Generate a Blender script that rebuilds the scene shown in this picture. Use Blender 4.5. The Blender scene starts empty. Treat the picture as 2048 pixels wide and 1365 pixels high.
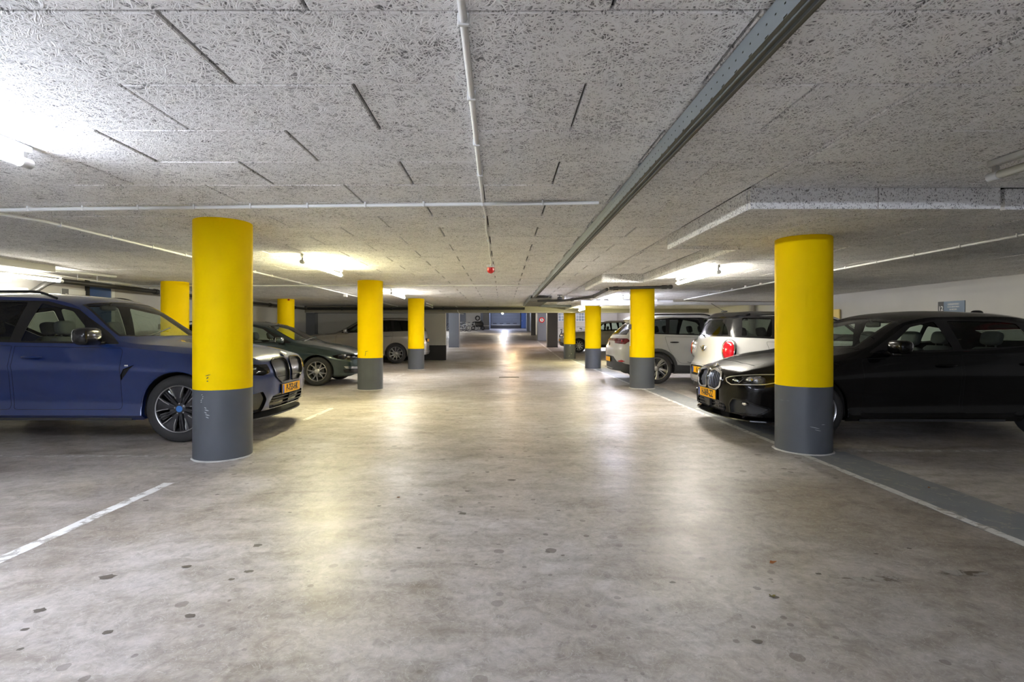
import bpy, bmesh, math, random
import numpy as np
from mathutils import Vector, Matrix
random.seed(7)
R = math.radians
SC = bpy.context.scene
COL = SC.collection

# ------------------------------------------------------------------ camera
cd = bpy.data.cameras.new('camera'); cam = bpy.data.objects.new('camera', cd); COL.objects.link(cam)
cd.sensor_width = 36.0; cd.lens = 18.0; cd.clip_start = .05; cd.clip_end = 300
cam.location = (0, 0, 1.2); cam.rotation_euler = (R(90), 0, 0)
cd.shift_x = (1024-1005)/2048; cd.shift_y = -(682.5-664)/2048
SC.camera = cam
# ------------------------------------------------------------------ world, exposure
w = bpy.data.worlds.new('world'); SC.world = w; w.use_nodes = True
w.node_tree.nodes['Background'].inputs[0].default_value = (.9, .95, 1, 1)
w.node_tree.nodes['Background'].inputs[1].default_value = .03
SC.view_settings.view_transform = 'Standard'; SC.view_settings.look = 'None'
SC.view_settings.gamma = 1; SC.view_settings.use_curve_mapping = False
SC.view_settings.exposure = 3.4
COOL = (.80, .86, 1.0); WARM = (1.0, .92, .52); NEUT = (1.0, .95, .84); BLUE = (.55, .65, 1.0); VIO = (.86, .86, 1.0)
# ceiling lamps: x, y, colour, strength (0 = switched off), label
LAMPS = [
 (-2.70, 2.05, COOL, 20, 'lit fluorescent tube lamp nearest on the left, cut by the left edge'),
 (-2.73, 7.83, WARM, 23, 'lit fluorescent tube lamp between the two nearest columns of the left row'),
 (-2.76, 13.56, NEUT, 23, 'lit fluorescent tube lamp behind the second yellow column of the left row'),
 (-2.76, 19.3, NEUT, 0, 'unlit tube lamp on the ceiling behind the third column of the left row'),
 (3.02, 2.30, COOL, 0, 'unlit tube lamp at the upper right edge of the picture'),
 (3.05, 8.08, NEUT, 21, 'lit fluorescent tube lamp over the white hatchback, right row'),
 (3.05, 13.8, VIO, 27, 'lit fluorescent tube lamp behind the second yellow column of the right row'),
 (3.05, 19.5, WARM, 23, 'lit fluorescent tube lamp behind the third yellow column of the right row'),
 (-2.70, -3.6, COOL, 75, 'lit fluorescent tube lamp behind the viewer on the left'),
 (-2.70, -7.2, COOL, 62, 'unseen tube lamp added farther behind the viewer to brighten the left foreground'),  # extra lamp out of view, added to brighten the foreground
 (-7.5, 7.85, NEUT, 7, 'lit fluorescent tube lamp under the bulkhead by the left wall'),
]
H = 2.256          # ceiling
HL = 2.145         # lowered ceiling on the right
def floor_z(y): return 0.0 if y < 22 else .035*(y-22)

# ================================================================== materials
def mat(name, col=(.8,.8,.8), rough=.5, metal=0, coat=0, emis=None, es=0, spec=.5):
    m = bpy.data.materials.new(name); m.use_nodes = True
    b = m.node_tree.nodes['Principled BSDF']
    b.inputs['Base Color'].default_value = (*col, 1); b.inputs['Roughness'].default_value = rough
    b.inputs['Metallic'].default_value = metal; b.inputs['Coat Weight'].default_value = coat
    b.inputs['Coat Roughness'].default_value = .04; b.inputs['Specular IOR Level'].default_value = spec
    if emis: b.inputs['Emission Color'].default_value = (*emis, 1); b.inputs['Emission Strength'].default_value = es
    return m
class NT:
    def __init__(s, m): s.t = m.node_tree; s.b = s.t.nodes['Principled BSDF']
    def n(s, typ, **k):
        nd = s.t.nodes.new(typ)
        for a, v in k.items():
            if a.startswith('i_'): nd.inputs[a[2:].replace('_', ' ')].default_value = v
            else: setattr(nd, a, v)
        return nd
    def l(s, a, b): s.t.links.new(a, b)
    def math(s, op, a, b=None, clamp=False):
        nd = s.n('ShaderNodeMath', operation=op); nd.use_clamp = clamp
        for i, v in enumerate((a, b)):
            if v is None: continue
            if isinstance(v, (int, float)): nd.inputs[i].default_value = v
            else: s.l(v, nd.inputs[i])
        return nd.outputs[0]
    def ramp(s, fac, stops):
        nd = s.n('ShaderNodeValToRGB'); e = nd.color_ramp.elements
        while len(e) < len(stops): e.new(.5)
        for i, (p, c) in enumerate(stops):
            e[i].position = p; e[i].color = (*c, 1) if isinstance(c, tuple) else (c, c, c, 1)
        s.l(fac, nd.inputs[0]); return nd.outputs[0]
    def mix(s, fac, a, b, mode='MIX'):
        nd = s.n('ShaderNodeMix', data_type='RGBA', blend_type=mode)
        for i, v in ((0, fac), (6, a), (7, b)):
            if isinstance(v, (int, float)): nd.inputs[i].default_value = v
            elif isinstance(v, tuple): nd.inputs[i].default_value = (*v, 1)
            else: s.l(v, nd.inputs[i])
        return nd.outputs[2]
    def noise(s, vec, scale, detail=4, rough=.55, dist=0):
        nd = s.n('ShaderNodeTexNoise'); s.l(vec, nd.inputs['Vector'])
        nd.inputs['Scale'].default_value = scale; nd.inputs['Detail'].default_value = detail
        nd.inputs['Roughness'].default_value = rough; nd.inputs['Distortion'].default_value = dist
        return nd.outputs[0]
    def bump(s, h, strength, dist=.01):
        nd = s.n('ShaderNodeBump'); nd.inputs['Strength'].default_value = strength; nd.inputs['Distance'].default_value = dist
        s.l(h, nd.inputs['Height']); s.l(nd.outputs[0], s.b.inputs['Normal'])

def woodwool(name, strand, pit):
    m = mat(name, rough=.9, spec=.2); t = NT(m)
    tc = t.n('ShaderNodeTexCoord'); oi = t.n('ShaderNodeObjectInfo')
    off = t.n('ShaderNodeVectorMath', operation='SCALE'); off.inputs[0].default_value = (13.1, 7.7, 0)
    t.l(oi.outputs['Random'], off.inputs['Scale'])
    add = t.n('ShaderNodeVectorMath', operation='ADD'); t.l(tc.outputs['Object'], add.inputs[0]); t.l(off.outputs[0], add.inputs[1])
    P = add.outputs[0]
    warp = t.n('ShaderNodeTexNoise'); t.l(P, warp.inputs['Vector']); warp.inputs['Scale'].default_value = 9; warp.inputs['Detail'].default_value = 1
    ws = t.n('ShaderNodeVectorMath', operation='SCALE'); t.l(warp.outputs['Color'], ws.inputs[0]); ws.inputs['Scale'].default_value = .06
    pw = t.n('ShaderNodeVectorMath', operation='ADD'); t.l(P, pw.inputs[0]); t.l(ws.outputs[0], pw.inputs[1])
    acc = None
    for k, a in enumerate((12, 55, 100, 148)):
        vr = t.n('ShaderNodeVectorRotate', rotation_type='Z_AXIS'); t.l(pw.outputs[0], vr.inputs['Vector']); vr.inputs['Angle'].default_value = R(a)
        mu = t.n('ShaderNodeVectorMath', operation='MULTIPLY'); t.l(vr.outputs[0], mu.inputs[0]); mu.inputs[1].default_value = (17, 150, 60)
        ad = t.n('ShaderNodeVectorMath', operation='ADD'); t.l(mu.outputs[0], ad.inputs[0]); ad.inputs[1].default_value = (k*31.7, k*17.3, 0)
        f = t.noise(ad.outputs[0], 1.0, 1, .5)
        acc = f if acc is None else t.math('MAXIMUM', acc, f)
    lo = t.noise(P, 3.2, 3, .6)
    s = t.math('ADD', acc, t.math('MULTIPLY', t.math('SUBTRACT', lo, .5), .16))
    c = t.ramp(s, [(.47, pit), (.52, tuple(.5*a+.5*b for a, b in zip(strand, pit))), (.57, strand), (.85, tuple(min(1, x*1.1) for x in strand))])
    big = t.noise(P, 1.3, 4, .6)
    c2 = t.mix(.35, c, t.ramp(big, [(.3, .70), (.7, 1.0)]), 'MULTIPLY')
    t.l(c2, t.b.inputs['Base Color']); t.bump(s, .6, .012)
    return m
M = {}
M['woodwool'] = woodwool('painted_woodwool', (.93, .915, .90), (.20, .195, .19))
M['joint'] = mat('dark_joint', (.05, .05, .045), .95)

def concrete_floor():
    m = mat('worn_sealed_concrete', rough=.4); t = NT(m)
    g = t.n('ShaderNodeNewGeometry'); P = g.outputs['Position']
    st = t.n('ShaderNodeVectorMath', operation='MULTIPLY'); t.l(P, st.inputs[0]); st.inputs[1].default_value = (.8, 2.2, 1)
    big = t.noise(P, .45, 5, .6, .4); med = t.noise(st.outputs[0], 2.2, 8, .62, .6); fine = t.noise(P, 24, 8, .75, .8)
    mot = t.noise(P, 5.5, 7, .7, 1.6)
    c = t.ramp(big, [(.34, (.29, .25, .205)), (.5, (.40, .368, .338)), (.66, (.475, .458, .455))])
    c = t.mix(.75, c, t.ramp(med, [(.28, (.50, .46, .40)), (.5, (.93, .93, .93)), (.72, (1.28, 1.29, 1.33))]), 'MULTIPLY')
    c = t.mix(.55, c, t.ramp(mot, [(.36, (.60, .58, .55)), (.5, (1, 1, 1)), (.64, (1.24, 1.25, 1.29))]), 'MULTIPLY')
    c = t.mix(.6, c, t.ramp(fine, [(.34, .62), (.5, 1.0), (.66, 1.25)]), 'MULTIPLY')
    # thin curled pale scratches
    scr = t.noise(P, 9, 3, .5, 3.0)
    ridge = t.math('ABSOLUTE', t.math('SUBTRACT', scr, .5))
    c = t.mix(t.math('MULTIPLY', t.ramp(ridge, [(0, 1.0), (.014, 0.0)]), .42), c, (.62, .61, .60))
    # oil and chewing gum spots
    for sc, thr, colr, amt in ((3.6, .024, (.075, .06, .045), .75), (1.4, .030, (.10, .08, .06), .65), (7.5, .014, (.08, .07, .06), .65)):
        wv = t.n('ShaderNodeTexNoise'); t.l(P, wv.inputs['Vector']); wv.inputs['Scale'].default_value = 30
        w2 = t.n('ShaderNodeVectorMath', operation='SCALE'); t.l(wv.outputs['Color'], w2.inputs[0]); w2.inputs['Scale'].default_value = .018
        w3 = t.n('ShaderNodeVectorMath', operation='ADD'); t.l(P, w3.inputs[0]); t.l(w2.outputs[0], w3.inputs[1])
        v = t.n('ShaderNodeTexVoronoi', voronoi_dimensions='2D'); t.l(w3.outputs[0], v.inputs['Vector']); v.inputs['Scale'].default_value = sc
        sep = t.n('ShaderNodeSeparateColor'); t.l(v.outputs['Color'], sep.inputs[0])
        rad = t.math('MULTIPLY', t.math('POWER', sep.outputs[0], 3.0), thr*sc*1.3)
        msk = t.math('LESS_THAN', v.outputs['Distance'], rad)
        lowf = t.ramp(t.noise(P, .5, 2), [(.42, 0.25), (.6, 1.0)])
        c = t.mix(t.math('MULTIPLY', t.math('MULTIPLY', msk, amt), lowf), c, colr)
    t.l(c, t.b.inputs['Base Color'])
    rr = t.ramp(t.noise(P, 1.6, 7, .65, .5), [(.3, .34), (.55, .44), (.75, .58)])
    t.l(rr, t.b.inputs['Roughness'])
    t.bump(t.noise(P, 26, 5, .6), .10, .006)
    return m
M['floor'] = concrete_floor()

def worn_paint(name, col, under=(.36, .34, .31), keep=.45, rough=.55):
    m = mat(name, rough=rough); t = NT(m)
    g = t.n('ShaderNodeNewGeometry'); P = g.outputs['Position']
    n = t.noise(P, 11, 8, .75, .6)
    f = t.ramp(n, [(keep-.03, 0.0), (keep+.03, 1.0)])
    c = t.mix(f, under, t.mix(.4, col, t.ramp(t.noise(P, 3, 5), [(.3, .75), (.7, 1.1)]), 'MULTIPLY'))
    t.l(c, t.b.inputs['Base Color']); return m
M['line'] = worn_paint('worn_white_line_paint', (.74, .74, .72), keep=.455)
M['line_faint'] = worn_paint('faint_white_line_paint', (.60, .59, .57), keep=.52)
M['band'] = worn_paint('worn_grey_floor_paint', (.24, .255, .27), keep=.42)

def scuffed(name, col, scuff, rough, amt=.5, lo=.0, hi=.9):
    m = mat(name, rough=rough); t = NT(m)
    tc = t.n('ShaderNodeTexCoord'); P = tc.outputs['Object']
    st = t.n('ShaderNodeVectorMath', operation='MULTIPLY'); t.l(P, st.inputs[0]); st.inputs[1].default_value = (3.5, 3.5, 14)
    n = t.noise(st.outputs[0], 1.6, 6, .7, 1.0)
    f = t.math('MULTIPLY', t.ramp(n, [(.70, 0.0), (.73, 1.0)]), amt)
    c = t.mix(f, col, scuff)
    c = t.mix(.25, c, t.ramp(t.noise(P, 2, 4), [(.3, .82), (.7, 1.08)]), 'MULTIPLY')
    t.l(c, t.b.inputs['Base Color']); t.bump(t.noise(P, 7, 4), .05, .01); return m
M['yellow'] = scuffed('yellow_column_paint', (1.0, .69, .0), (.55, .42, .02), .55, .4)
M['yellow'].node_tree.nodes['Principled BSDF'].inputs['Specular IOR Level'].default_value = .06
M['colgrey'] = scuffed('dark_grey_column_paint', (.088, .097, .112), (.33, .34, .36), .42, .6)
M['white_wall'] = scuffed('white_wall_paint', (.50, .49, .46), (.40, .39, .37), .7, .3)
M['black_base'] = mat('black_base_paint', (.02, .02, .022), .5)
M['pillar'] = scuffed('grey_pillar_paint', (.15, .16, .185), (.2, .2, .22), .5, .3)
M['beam'] = scuffed('olive_grey_concrete_beam', (.26, .245, .19), (.15, .14, .11), .8, .4)
M['slab'] = scuffed('bare_concrete', (.42, .40, .36), (.3, .29, .26), .85, .3)
M['bluewall'] = mat('blue_grey_wall', (.16, .18, .23), .6)
M['bluedoor'] = mat('blue_door_paint', (.045, .10, .27), .4)
M['conduit'] = mat('white_plastic_conduit', (.74, .74, .72), .4)
M['galv'] = scuffed('galvanised_steel', (.27, .30, .31), (.3, .32, .3), .42, .3)
M['galv'].node_tree.nodes['Principled BSDF'].inputs['Metallic'].default_value = .55
M['galv_dark'] = mat('dull_or_shaded_galvanised', (.17, .16, .12), .55, .4)  # darker olive copy of galv: shade on the tray's unlit faces put into colour
M['blackpipe'] = mat('black_pipe_plastic', (.025, .024, .022), .4)
M['wrap'] = scuffed('white_pipe_insulation', (.70, .70, .72), (.45, .44, .44), .45, .4)
M['lamp_body'] = mat('grey_lamp_housing', (.50, .50, .48), .5)
M['deadtube'] = mat('unlit_lamp_cover', (.42, .40, .33), .25)
M['red'] = mat('red_plastic', (.62, .01, .012), .25, coat=.5)
M['signblack'] = mat('black_sign', (.015, .015, .015), .4)
M['signblue'] = mat('blue_sign', (.12, .17, .23), .4)
M['signwhite'] = mat('white_sign', (.72, .73, .70), .4)
M['signgrey'] = mat('grey_sign', (.13, .13, .125), .45)
M['steel'] = mat('brushed_steel', (.5, .5, .5), .3, 1)
M['leaf'] = mat('dry_orange_leaf', (.30, .11, .025), .7)
M['leaf2'] = mat('olive_leaf', (.16, .13, .03), .7)
M['garagedoor'] = mat('grey_blue_garage_door', (.13, .145, .17), .5)
M['darkslot'] = mat('dark_slot', (.01, .01, .012), .4)
M['glassblock'] = mat('glass_block', (.20, .26, .31), .15, coat=.5)
M['mortar'] = mat('white_mortar', (.75, .75, .78), .7)
M['yellowbox'] = mat('pale_yellow_board', (.78, .60, .20), .6)
M['sealant'] = mat('crumbly_white_mortar', (.55, .54, .52), .9)

def paint(name, col, metal=.0, rough=.3): return mat(name, col, rough, metal, coat=1.0)
def glass(name, tint, refl=.04):
    m = bpy.data.materials.new(name); m.use_nodes = True; nt = m.node_tree
    for n in list(nt.nodes):
        if n.type == 'BSDF_PRINCIPLED': nt.nodes.remove(n)
    out = [n for n in nt.nodes if n.type == 'OUTPUT_MATERIAL'][0]
    tr = nt.nodes.new('ShaderNodeBsdfTransparent'); tr.inputs[0].default_value = (*tint, 1)
    gl = nt.nodes.new('ShaderNodeBsdfGlossy'); gl.inputs['Roughness'].default_value = .02
    fr = nt.nodes.new('ShaderNodeFresnel'); g = nt.nodes.new('ShaderNodeNewGeometry')
    # thin pane: the same Fresnel reflection from both faces
    mr = nt.nodes.new('ShaderNodeMapRange'); mr.inputs[3].default_value = 1.5; mr.inputs[4].default_value = 1/1.5
    nt.links.new(g.outputs['Backfacing'], mr.inputs[0]); nt.links.new(mr.outputs[0], fr.inputs[0])
    mx = nt.nodes.new('ShaderNodeMixShader'); nt.links.new(fr.outputs[0], mx.inputs[0])
    nt.links.new(tr.outputs[0], mx.inputs[1]); nt.links.new(gl.outputs[0], mx.inputs[2]); nt.links.new(mx.outputs[0], out.inputs[0])
    return m
M['glass'] = glass('green_tinted_car_glass', (.80, .90, .82))
M['glass_dark'] = glass('dark_privacy_glass', (.22, .25, .24))
M['lens'] = glass('clear_lamp_lens', (.85, .87, .9))
M['chrome'] = mat('chrome', (.75, .76, .78), .12, 1)
M['satin'] = mat('satin_aluminium', (.60, .60, .60), .3, 1)
M['rim'] = mat('silver_alloy', (.50, .50, .51), .28, .85)
M['rimdark'] = mat('dark_alloy', (.035, .035, .04), .3, .3, coat=.3)
M['tyre'] = mat('tyre_rubber', (.028, .028, .029), .75)
M['gloss'] = mat('gloss_black_trim', (.006, .006, .007), .2, coat=.25)
M['plastic'] = mat('matt_black_plastic', (.03, .031, .032), .55)
M['well'] = mat('black_wheel_well', (.010, .010, .010), .9)
M['cabin'] = mat('dark_cabin_trim', (.030, .030, .031), .7)
M['seat'] = mat('dark_seat_cloth', (.035, .035, .038), .85)
M['beige'] = mat('pale_cabin_lining', (.32, .31, .29), .8)
M['redlens'] = mat('red_lamp_lens', (.45, .006, .012), .12, coat=1)
M['darkredlens'] = mat('smoked_red_lamp_lens', (.13, .012, .016), .12, coat=1)
M['orange'] = mat('orange_reflector', (.6, .16, .03), .2, coat=.6)
M['reflector'] = mat('headlight_reflector', (.55, .56, .60), .18, 1)
M['plate'] = mat('yellow_number_plate', (.90, .44, .0), .5, spec=.2)
M['platetext'] = mat('black_plate_text', (.01, .01, .01), .4)
M['euro'] = mat('blue_plate_band', (.03, .10, .50), .4)
M['slat'] = mat('glossy_grille_slat', (.10, .10, .105), .2, .8, coat=.5)
M['gunmetal'] = mat('gunmetal_trim', (.10, .10, .105), .25, 1)
M['kidney'] = mat('closed_grille_panel', (.035, .037, .038), .3, .4, coat=.5)
M['bowl'] = mat('headlamp_bowl_grey', (.34, .34, .36), .25, .8)
M['disc'] = mat('brake_disc_steel', (.25, .25, .25), .35, 1)

# ================================================================== helpers
def tag(o, label=None, cat=None, group=None, kind=None):
    if label: o['label'] = label
    if cat: o['category'] = cat
    if group: o['group'] = group
    if kind: o['kind'] = kind
    return o
def empty(name, loc, rz=0, label=None, cat=None, group=None, parent=None):
    o = bpy.data.objects.new(name, None); COL.objects.link(o); o.location = loc; o.rotation_euler = (0, 0, rz)
    o.empty_display_size = .1
    if parent: o.parent = parent
    return tag(o, label, cat, group)
def finish(me, m, smooth=True, ang=38):
    if m is not None:
        for x in (m if isinstance(m, (list, tuple)) else [m]): me.materials.append(x)
    if smooth:
        me.polygons.foreach_set('use_smooth', [True]*len(me.polygons)); me.set_sharp_from_angle(angle=R(ang))
    return me
def obj(name, bm, m, parent=None, smooth=False, free=True, ang=38):
    me = bpy.data.meshes.new(name); bm.to_mesh(me)
    if free: bm.free()
    finish(me, m, smooth, ang)
    o = bpy.data.objects.new(name, me); COL.objects.link(o)
    if parent: o.parent = parent
    return o
def box(bm, x0, x1, y0, y1, z0, z1, bev=0):
    r = bmesh.ops.create_cube(bm, size=1, matrix=Matrix.Translation(((x0+x1)/2, (y0+y1)/2, (z0+z1)/2)) @ Matrix.Diagonal((abs(x1-x0), abs(y1-y0), abs(z1-z0), 1)))
    if bev:
        es = list({e for v in r['verts'] for e in v.link_edges})
        bmesh.ops.bevel(bm, geom=es, offset=bev, segments=1, affect='EDGES')
    return bm
def B(x0, x1, y0, y1, z0, z1, bev=0): return box(bmesh.new(), x0, x1, y0, y1, z0, z1, bev)
def tube(bm, pts, r, n=10, cap=True):
    pts = [Vector(p) for p in pts]; rings = []
    t0 = (pts[1]-pts[0]).normalized(); up = Vector((0, 0, 1)) if abs(t0.z) < .9 else Vector((1, 0, 0))
    a = t0.cross(up).normalized()
    for i, p in enumerate(pts):
        if i == 0: t = t0
        elif i == len(pts)-1: t = (pts[i]-pts[i-1]).normalized()
        else: t = ((pts[i]-pts[i-1]).normalized()+(pts[i+1]-pts[i]).normalized()).normalized()
        a = (a-t*a.dot(t)).normalized(); b = t.cross(a)
        rr = r[i] if isinstance(r, (list, tuple)) else r
        rings.append([bm.verts.new(p+(a*math.cos(2*math.pi*k/n)+b*math.sin(2*math.pi*k/n))*rr) for k in range(n)])
    for q, s in zip(rings, rings[1:]):
        for k in range(n): bm.faces.new((q[k], q[(k+1) % n], s[(k+1) % n], s[k]))
    if cap: bm.faces.new(rings[0][::-1]); bm.faces.new(rings[-1])
    return bm
def bend(pts, r=.08, n=4):
    out = [Vector(pts[0])]
    for a, b, c in zip(pts, pts[1:], pts[2:]):
        a, b, c = Vector(a), Vector(b), Vector(c)
        rr = min(r, (b-a).length*.45, (c-b).length*.45)
        p, q = b+(a-b).normalized()*rr, b+(c-b).normalized()*rr
        for k in range(n+1):
            t = k/n; out.append(p*(1-t)**2+b*2*t*(1-t)+q*t*t)
    out.append(Vector(pts[-1])); return out
def lathe(bm, prof, n=32, axis='z', close=False):
    rings = []
    for r, h in prof:
        ring = []
        for k in range(n):
            a = 2*math.pi*k/n; c, s = math.cos(a)*r, math.sin(a)*r
            ring.append(bm.verts.new((c, s, h) if axis == 'z' else ((c, h, s) if axis == 'y' else (h, c, s))))
        rings.append(ring)
    for q, s in zip(rings, rings[1:]):
        for k in range(n): bm.faces.new((q[k], q[(k+1) % n], s[(k+1) % n], s[k]))
    if close: bm.faces.new(rings[0][::-1]); bm.faces.new(rings[-1])
    bmesh.ops.recalc_face_normals(bm, faces=bm.faces[:])
    return bm
def blob(bm, c, d, e=.5, n=14, mtx=None):
    """super-ellipsoid, e small = boxy"""
    f = lambda v: math.copysign(abs(v)**e, v)
    rings = []
    for i in range(1, n//2):
        ph = -math.pi/2+math.pi*i/(n//2); ring = []
        for k in range(n):
            th = 2*math.pi*k/n
            p = Vector((f(math.cos(ph))*f(math.cos(th))*d[0]/2, f(math.cos(ph))*f(math.sin(th))*d[1]/2, f(math.sin(ph))*d[2]/2))
            if mtx: p = mtx @ p
            ring.append(bm.verts.new(p+Vector(c)))
        rings.append(ring)
    for q, s in zip(rings, rings[1:]):
        for k in range(n): bm.faces.new((q[k], q[(k+1) % n], s[(k+1) % n], s[k]))
    bm.faces.new(rings[0][::-1]); bm.faces.new(rings[-1]); return bm
def text_obj(name, s, size, m, parent, mtx, sx=1.0, align='CENTER', depth=.001):
    cu = bpy.data.curves.new('t', 'FONT'); cu.body = s; cu.size = size; cu.align_x = align; cu.align_y = 'CENTER'; cu.extrude = depth
    cu.offset = size*.018; cu.resolution_u = 3
    to = bpy.data.objects.new('t', cu); COL.objects.link(to)
    bpy.context.view_layer.update()
    me = bpy.data.meshes.new_from_object(to.evaluated_get(bpy.context.evaluated_depsgraph_get()))
    bpy.data.objects.remove(to); bpy.data.curves.remove(cu)
    me.transform(mtx @ Matrix.Diagonal((sx, 1, 1, 1))); me.materials.clear(); me.materials.append(m)
    o = bpy.data.objects.new(name, me); COL.objects.link(o); o.parent = parent; return o
def copy_obj(o, parent=None):
    c = o.copy(); COL.objects.link(c)
    if parent: c.parent = parent
    return c
def copy_tree(o, parent=None):
    kids = list(o.children); c = copy_obj(o, parent)
    for k in kids: copy_tree(k, c)
    return c

exec_order = []
# ================================================================== setting
def setting():
    # floor: level to y = 22, then a gentle ramp
    bm = bmesh.new(); xs = (-8.4, 9.4); ys = (-8, 22, 71)
    vs = [[bm.verts.new((x, y, floor_z(y))) for x in xs] for y in ys]
    for a, b in zip(vs, vs[1:]): bm.faces.new((a[0], a[1], b[1], b[0]))
    for a, b in zip(vs, vs[1:]): pass
    r = bmesh.ops.extrude_face_region(bm, geom=bm.faces[:])
    bmesh.ops.translate(bm, verts=[v for v in r['geom'] if isinstance(v, bmesh.types.BMVert)], vec=(0, 0, -.25))
    bmesh.ops.recalc_face_normals(bm, faces=bm.faces[:])
    tag(obj('floor', bm, M['floor']), 'worn glossy concrete garage floor with small dark spots', kind='structure')
    # ceiling slab: main and lowered parts
    bm = bmesh.new()
    box(bm, -8.35, 1.82, -8.2, 21.1, H+.03, H+.25)
    box(bm, 1.82, 8.7, -8.2, 3.80, H+.03, H+.25)
    box(bm, 1.82, 8.7, 3.80, 21.1, H+.03, H+.25)
    box(bm, 2.64, 8.7, 3.84, 21.1, HL+.03, H+.02)
    for a, b in ((3.84, 5.62), (9.42, 11.28), (15.14, 17.08)): box(bm, 1.88, 2.64, a, b, HL+.03, H+.02)
    ceil = tag(obj('ceiling', bm, M['joint']), 'ceiling clad in rows of painted wood-wool boards', kind='structure')
    # tiles
    rows0 = 1.69
    main = [(-8.15, 1.82, -8, 21.1), (1.82, 8.5, -8, 3.77), (1.82, 2.58, 5.67, 9.38), (1.82, 2.58, 11.32, 15.08), (1.82, 2.58, 17.12, 21.1)]
    low = [(2.62, 8.5, 3.82, 21.1), (1.87, 2.62, 3.82, 5.65), (1.87, 2.62, 9.42, 11.3), (1.87, 2.62, 15.12, 17.1)]
    cells = []
    for lst, z in ((main, H), (low, HL)):
        for (X0, X1, Y0, Y1) in lst:
            k = math.floor((Y0-rows0)/.5)
            while rows0+k*.5 < Y1:
                ya, yb = rows0+k*.5, rows0+k*.5+.5
                off = -.144 if k % 2 == 0 else .358
                j = math.floor((X0-off))
                while off+j < X1:
                    a, b = max(off+j, X0), min(off+j+1, X1); c, d = max(ya, Y0), min(yb, Y1)
                    if b-a > .03 and d-c > .03: cells.append((a, b, c, d, z))
                    j += 1
                k += 1
    def area(c):
        a, b, y0, y1, z = c
        if y1 < 1.3: return 0
        y0 = max(y0, 1.0); f = 1024; d = z-1.2
        l, r_ = 1005+a/((y0+y1)/2)*f, 1005+b/((y0+y1)/2)*f
        l, r_ = max(l, 0), min(r_, 2048); t, u = max(0, 664-d/y0*f), 664-d/y1*f
        return max(0, r_-l)*max(0, u-t)
    cells.sort(key=area, reverse=True)
    cache = {}
    def tile_bm(bm, a, b, c, d, z, dz):
        gx, gy = .0065, .004; ch = .005
        x0, x1, y0, y1 = a+gx, b-gx, c+gy, d-gy
        lo = [bm.verts.new((x, y, z+dz)) for x, y in ((x0+ch, y0+ch), (x1-ch, y0+ch), (x1-ch, y1-ch), (x0+ch, y1-ch))]
        mi = [bm.verts.new((x, y, z+dz+ch)) for x, y in ((x0, y0), (x1, y0), (x1, y1), (x0, y1))]
        hi = [bm.verts.new((x, y, z+dz+.025)) for x, y in ((x0, y0), (x1, y0), (x1, y1), (x0, y1))]
        bm.faces.new(lo[::-1])
        for p, q in ((lo, mi), (mi, hi)):
            for k in range(4): bm.faces.new((p[k], p[(k+1) % 4], q[(k+1) % 4], q[k]))
    rest = bmesh.new(); rnd = random.Random(3)
    for i, (a, b, c, d, z) in enumerate(cells):
        dz = rnd.uniform(0, .0035)
        if i < 296 and area((a, b, c, d, z)) > 0:
            key = (round(b-a, 3), round(d-c, 3))
            if key not in cache:
                bm = bmesh.new(); w_, h_ = key
                tile_bm(bm, -w_/2, w_/2, -h_/2, h_/2, 0, 0)
                me = bpy.data.meshes.new('ceiling_tile'); bmesh.ops.recalc_face_normals(bm, faces=bm.faces[:]); bm.to_mesh(me); bm.free(); me.materials.append(M['woodwool']); cache[key] = me
            o = bpy.data.objects.new('ceiling_tile', cache[key]); COL.objects.link(o); o.parent = ceil
            o.location = ((a+b)/2+rnd.uniform(-.0015, .0015), (c+d)/2, z+dz)
            o.rotation_euler = (rnd.uniform(-.002, .002), rnd.uniform(-.002, .002), rnd.uniform(-.0012, .0012))
        else: tile_bm(rest, a, b, c, d, z, dz)
    bmesh.ops.recalc_face_normals(rest, faces=rest.faces[:])
    tag(obj('ceiling_tile_field', rest, M['woodwool'], ceil), kind='stuff')
    # hanging edge boards of the lowered ceiling
    def board(x0, x1, y0, y1, z0=2.105, z1=2.262):
        obj('edge_board', B(x0, x1, y0, y1, z0, z1, .003), M['woodwool'], ceil)
    for x0, x1 in ((1.825, 2.765), (2.775, 3.67)): board(x0, x1, 3.77, 3.815)
    board(3.72, 8.5, 3.79, 3.83)
    for y0, y1 in ((3.82, 4.75), (4.757, 5.66)): board(1.82, 1.865, y0, y1)
    board(1.87, 2.62, 5.625, 5.665)
    for y0, y1 in ((5.67, 6.6), (6.607, 7.6), (7.607, 8.6), (8.607, 9.40)): board(2.585, 2.625, y0, y1)
    board(1.825, 2.62, 9.385, 9.425)
    for y0, y1 in ((9.43, 10.4), (10.407, 11.31)): board(1.82, 1.865, y0, y1)
    board(1.87, 2.62, 11.275, 11.315)
    for y0, y1 in ((11.32, 12.3), (12.307, 13.2), (13.207, 14.1), (14.107, 15.09)): board(2.585, 2.625, y0, y1)
    board(1.825, 2.62, 15.1, 15.14); board(1.82, 1.865, 15.145, 17.1); board(1.87, 2.62, 17.06, 17.1); board(2.585, 2.625, 17.11, 21.08)
    S = lambda n, bm, m, l: tag(obj(n, bm, m), l, kind='structure')
    # walls
    S('wall_left', B(-8.35, -8.15, -8, 21.6, 0, H+.03), M['white_wall'], 'pale painted wall behind the left parking bays')
    S('wall_right', B(8.5, 8.7, -8, 38, 0, 3.0), M['white_wall'], 'pale painted wall behind the right parking bays')
    S('wall_back', B(-8.35, 8.7, -8.2, -8, 0, H+.03), M['pillar'], 'wall behind the viewer')
    wl = S('wall_bay_end', B(-8.35, -2.40, 21.6, 21.8, 0, H+.3), M['white_wall'], 'pale end wall behind the silver car')
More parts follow.
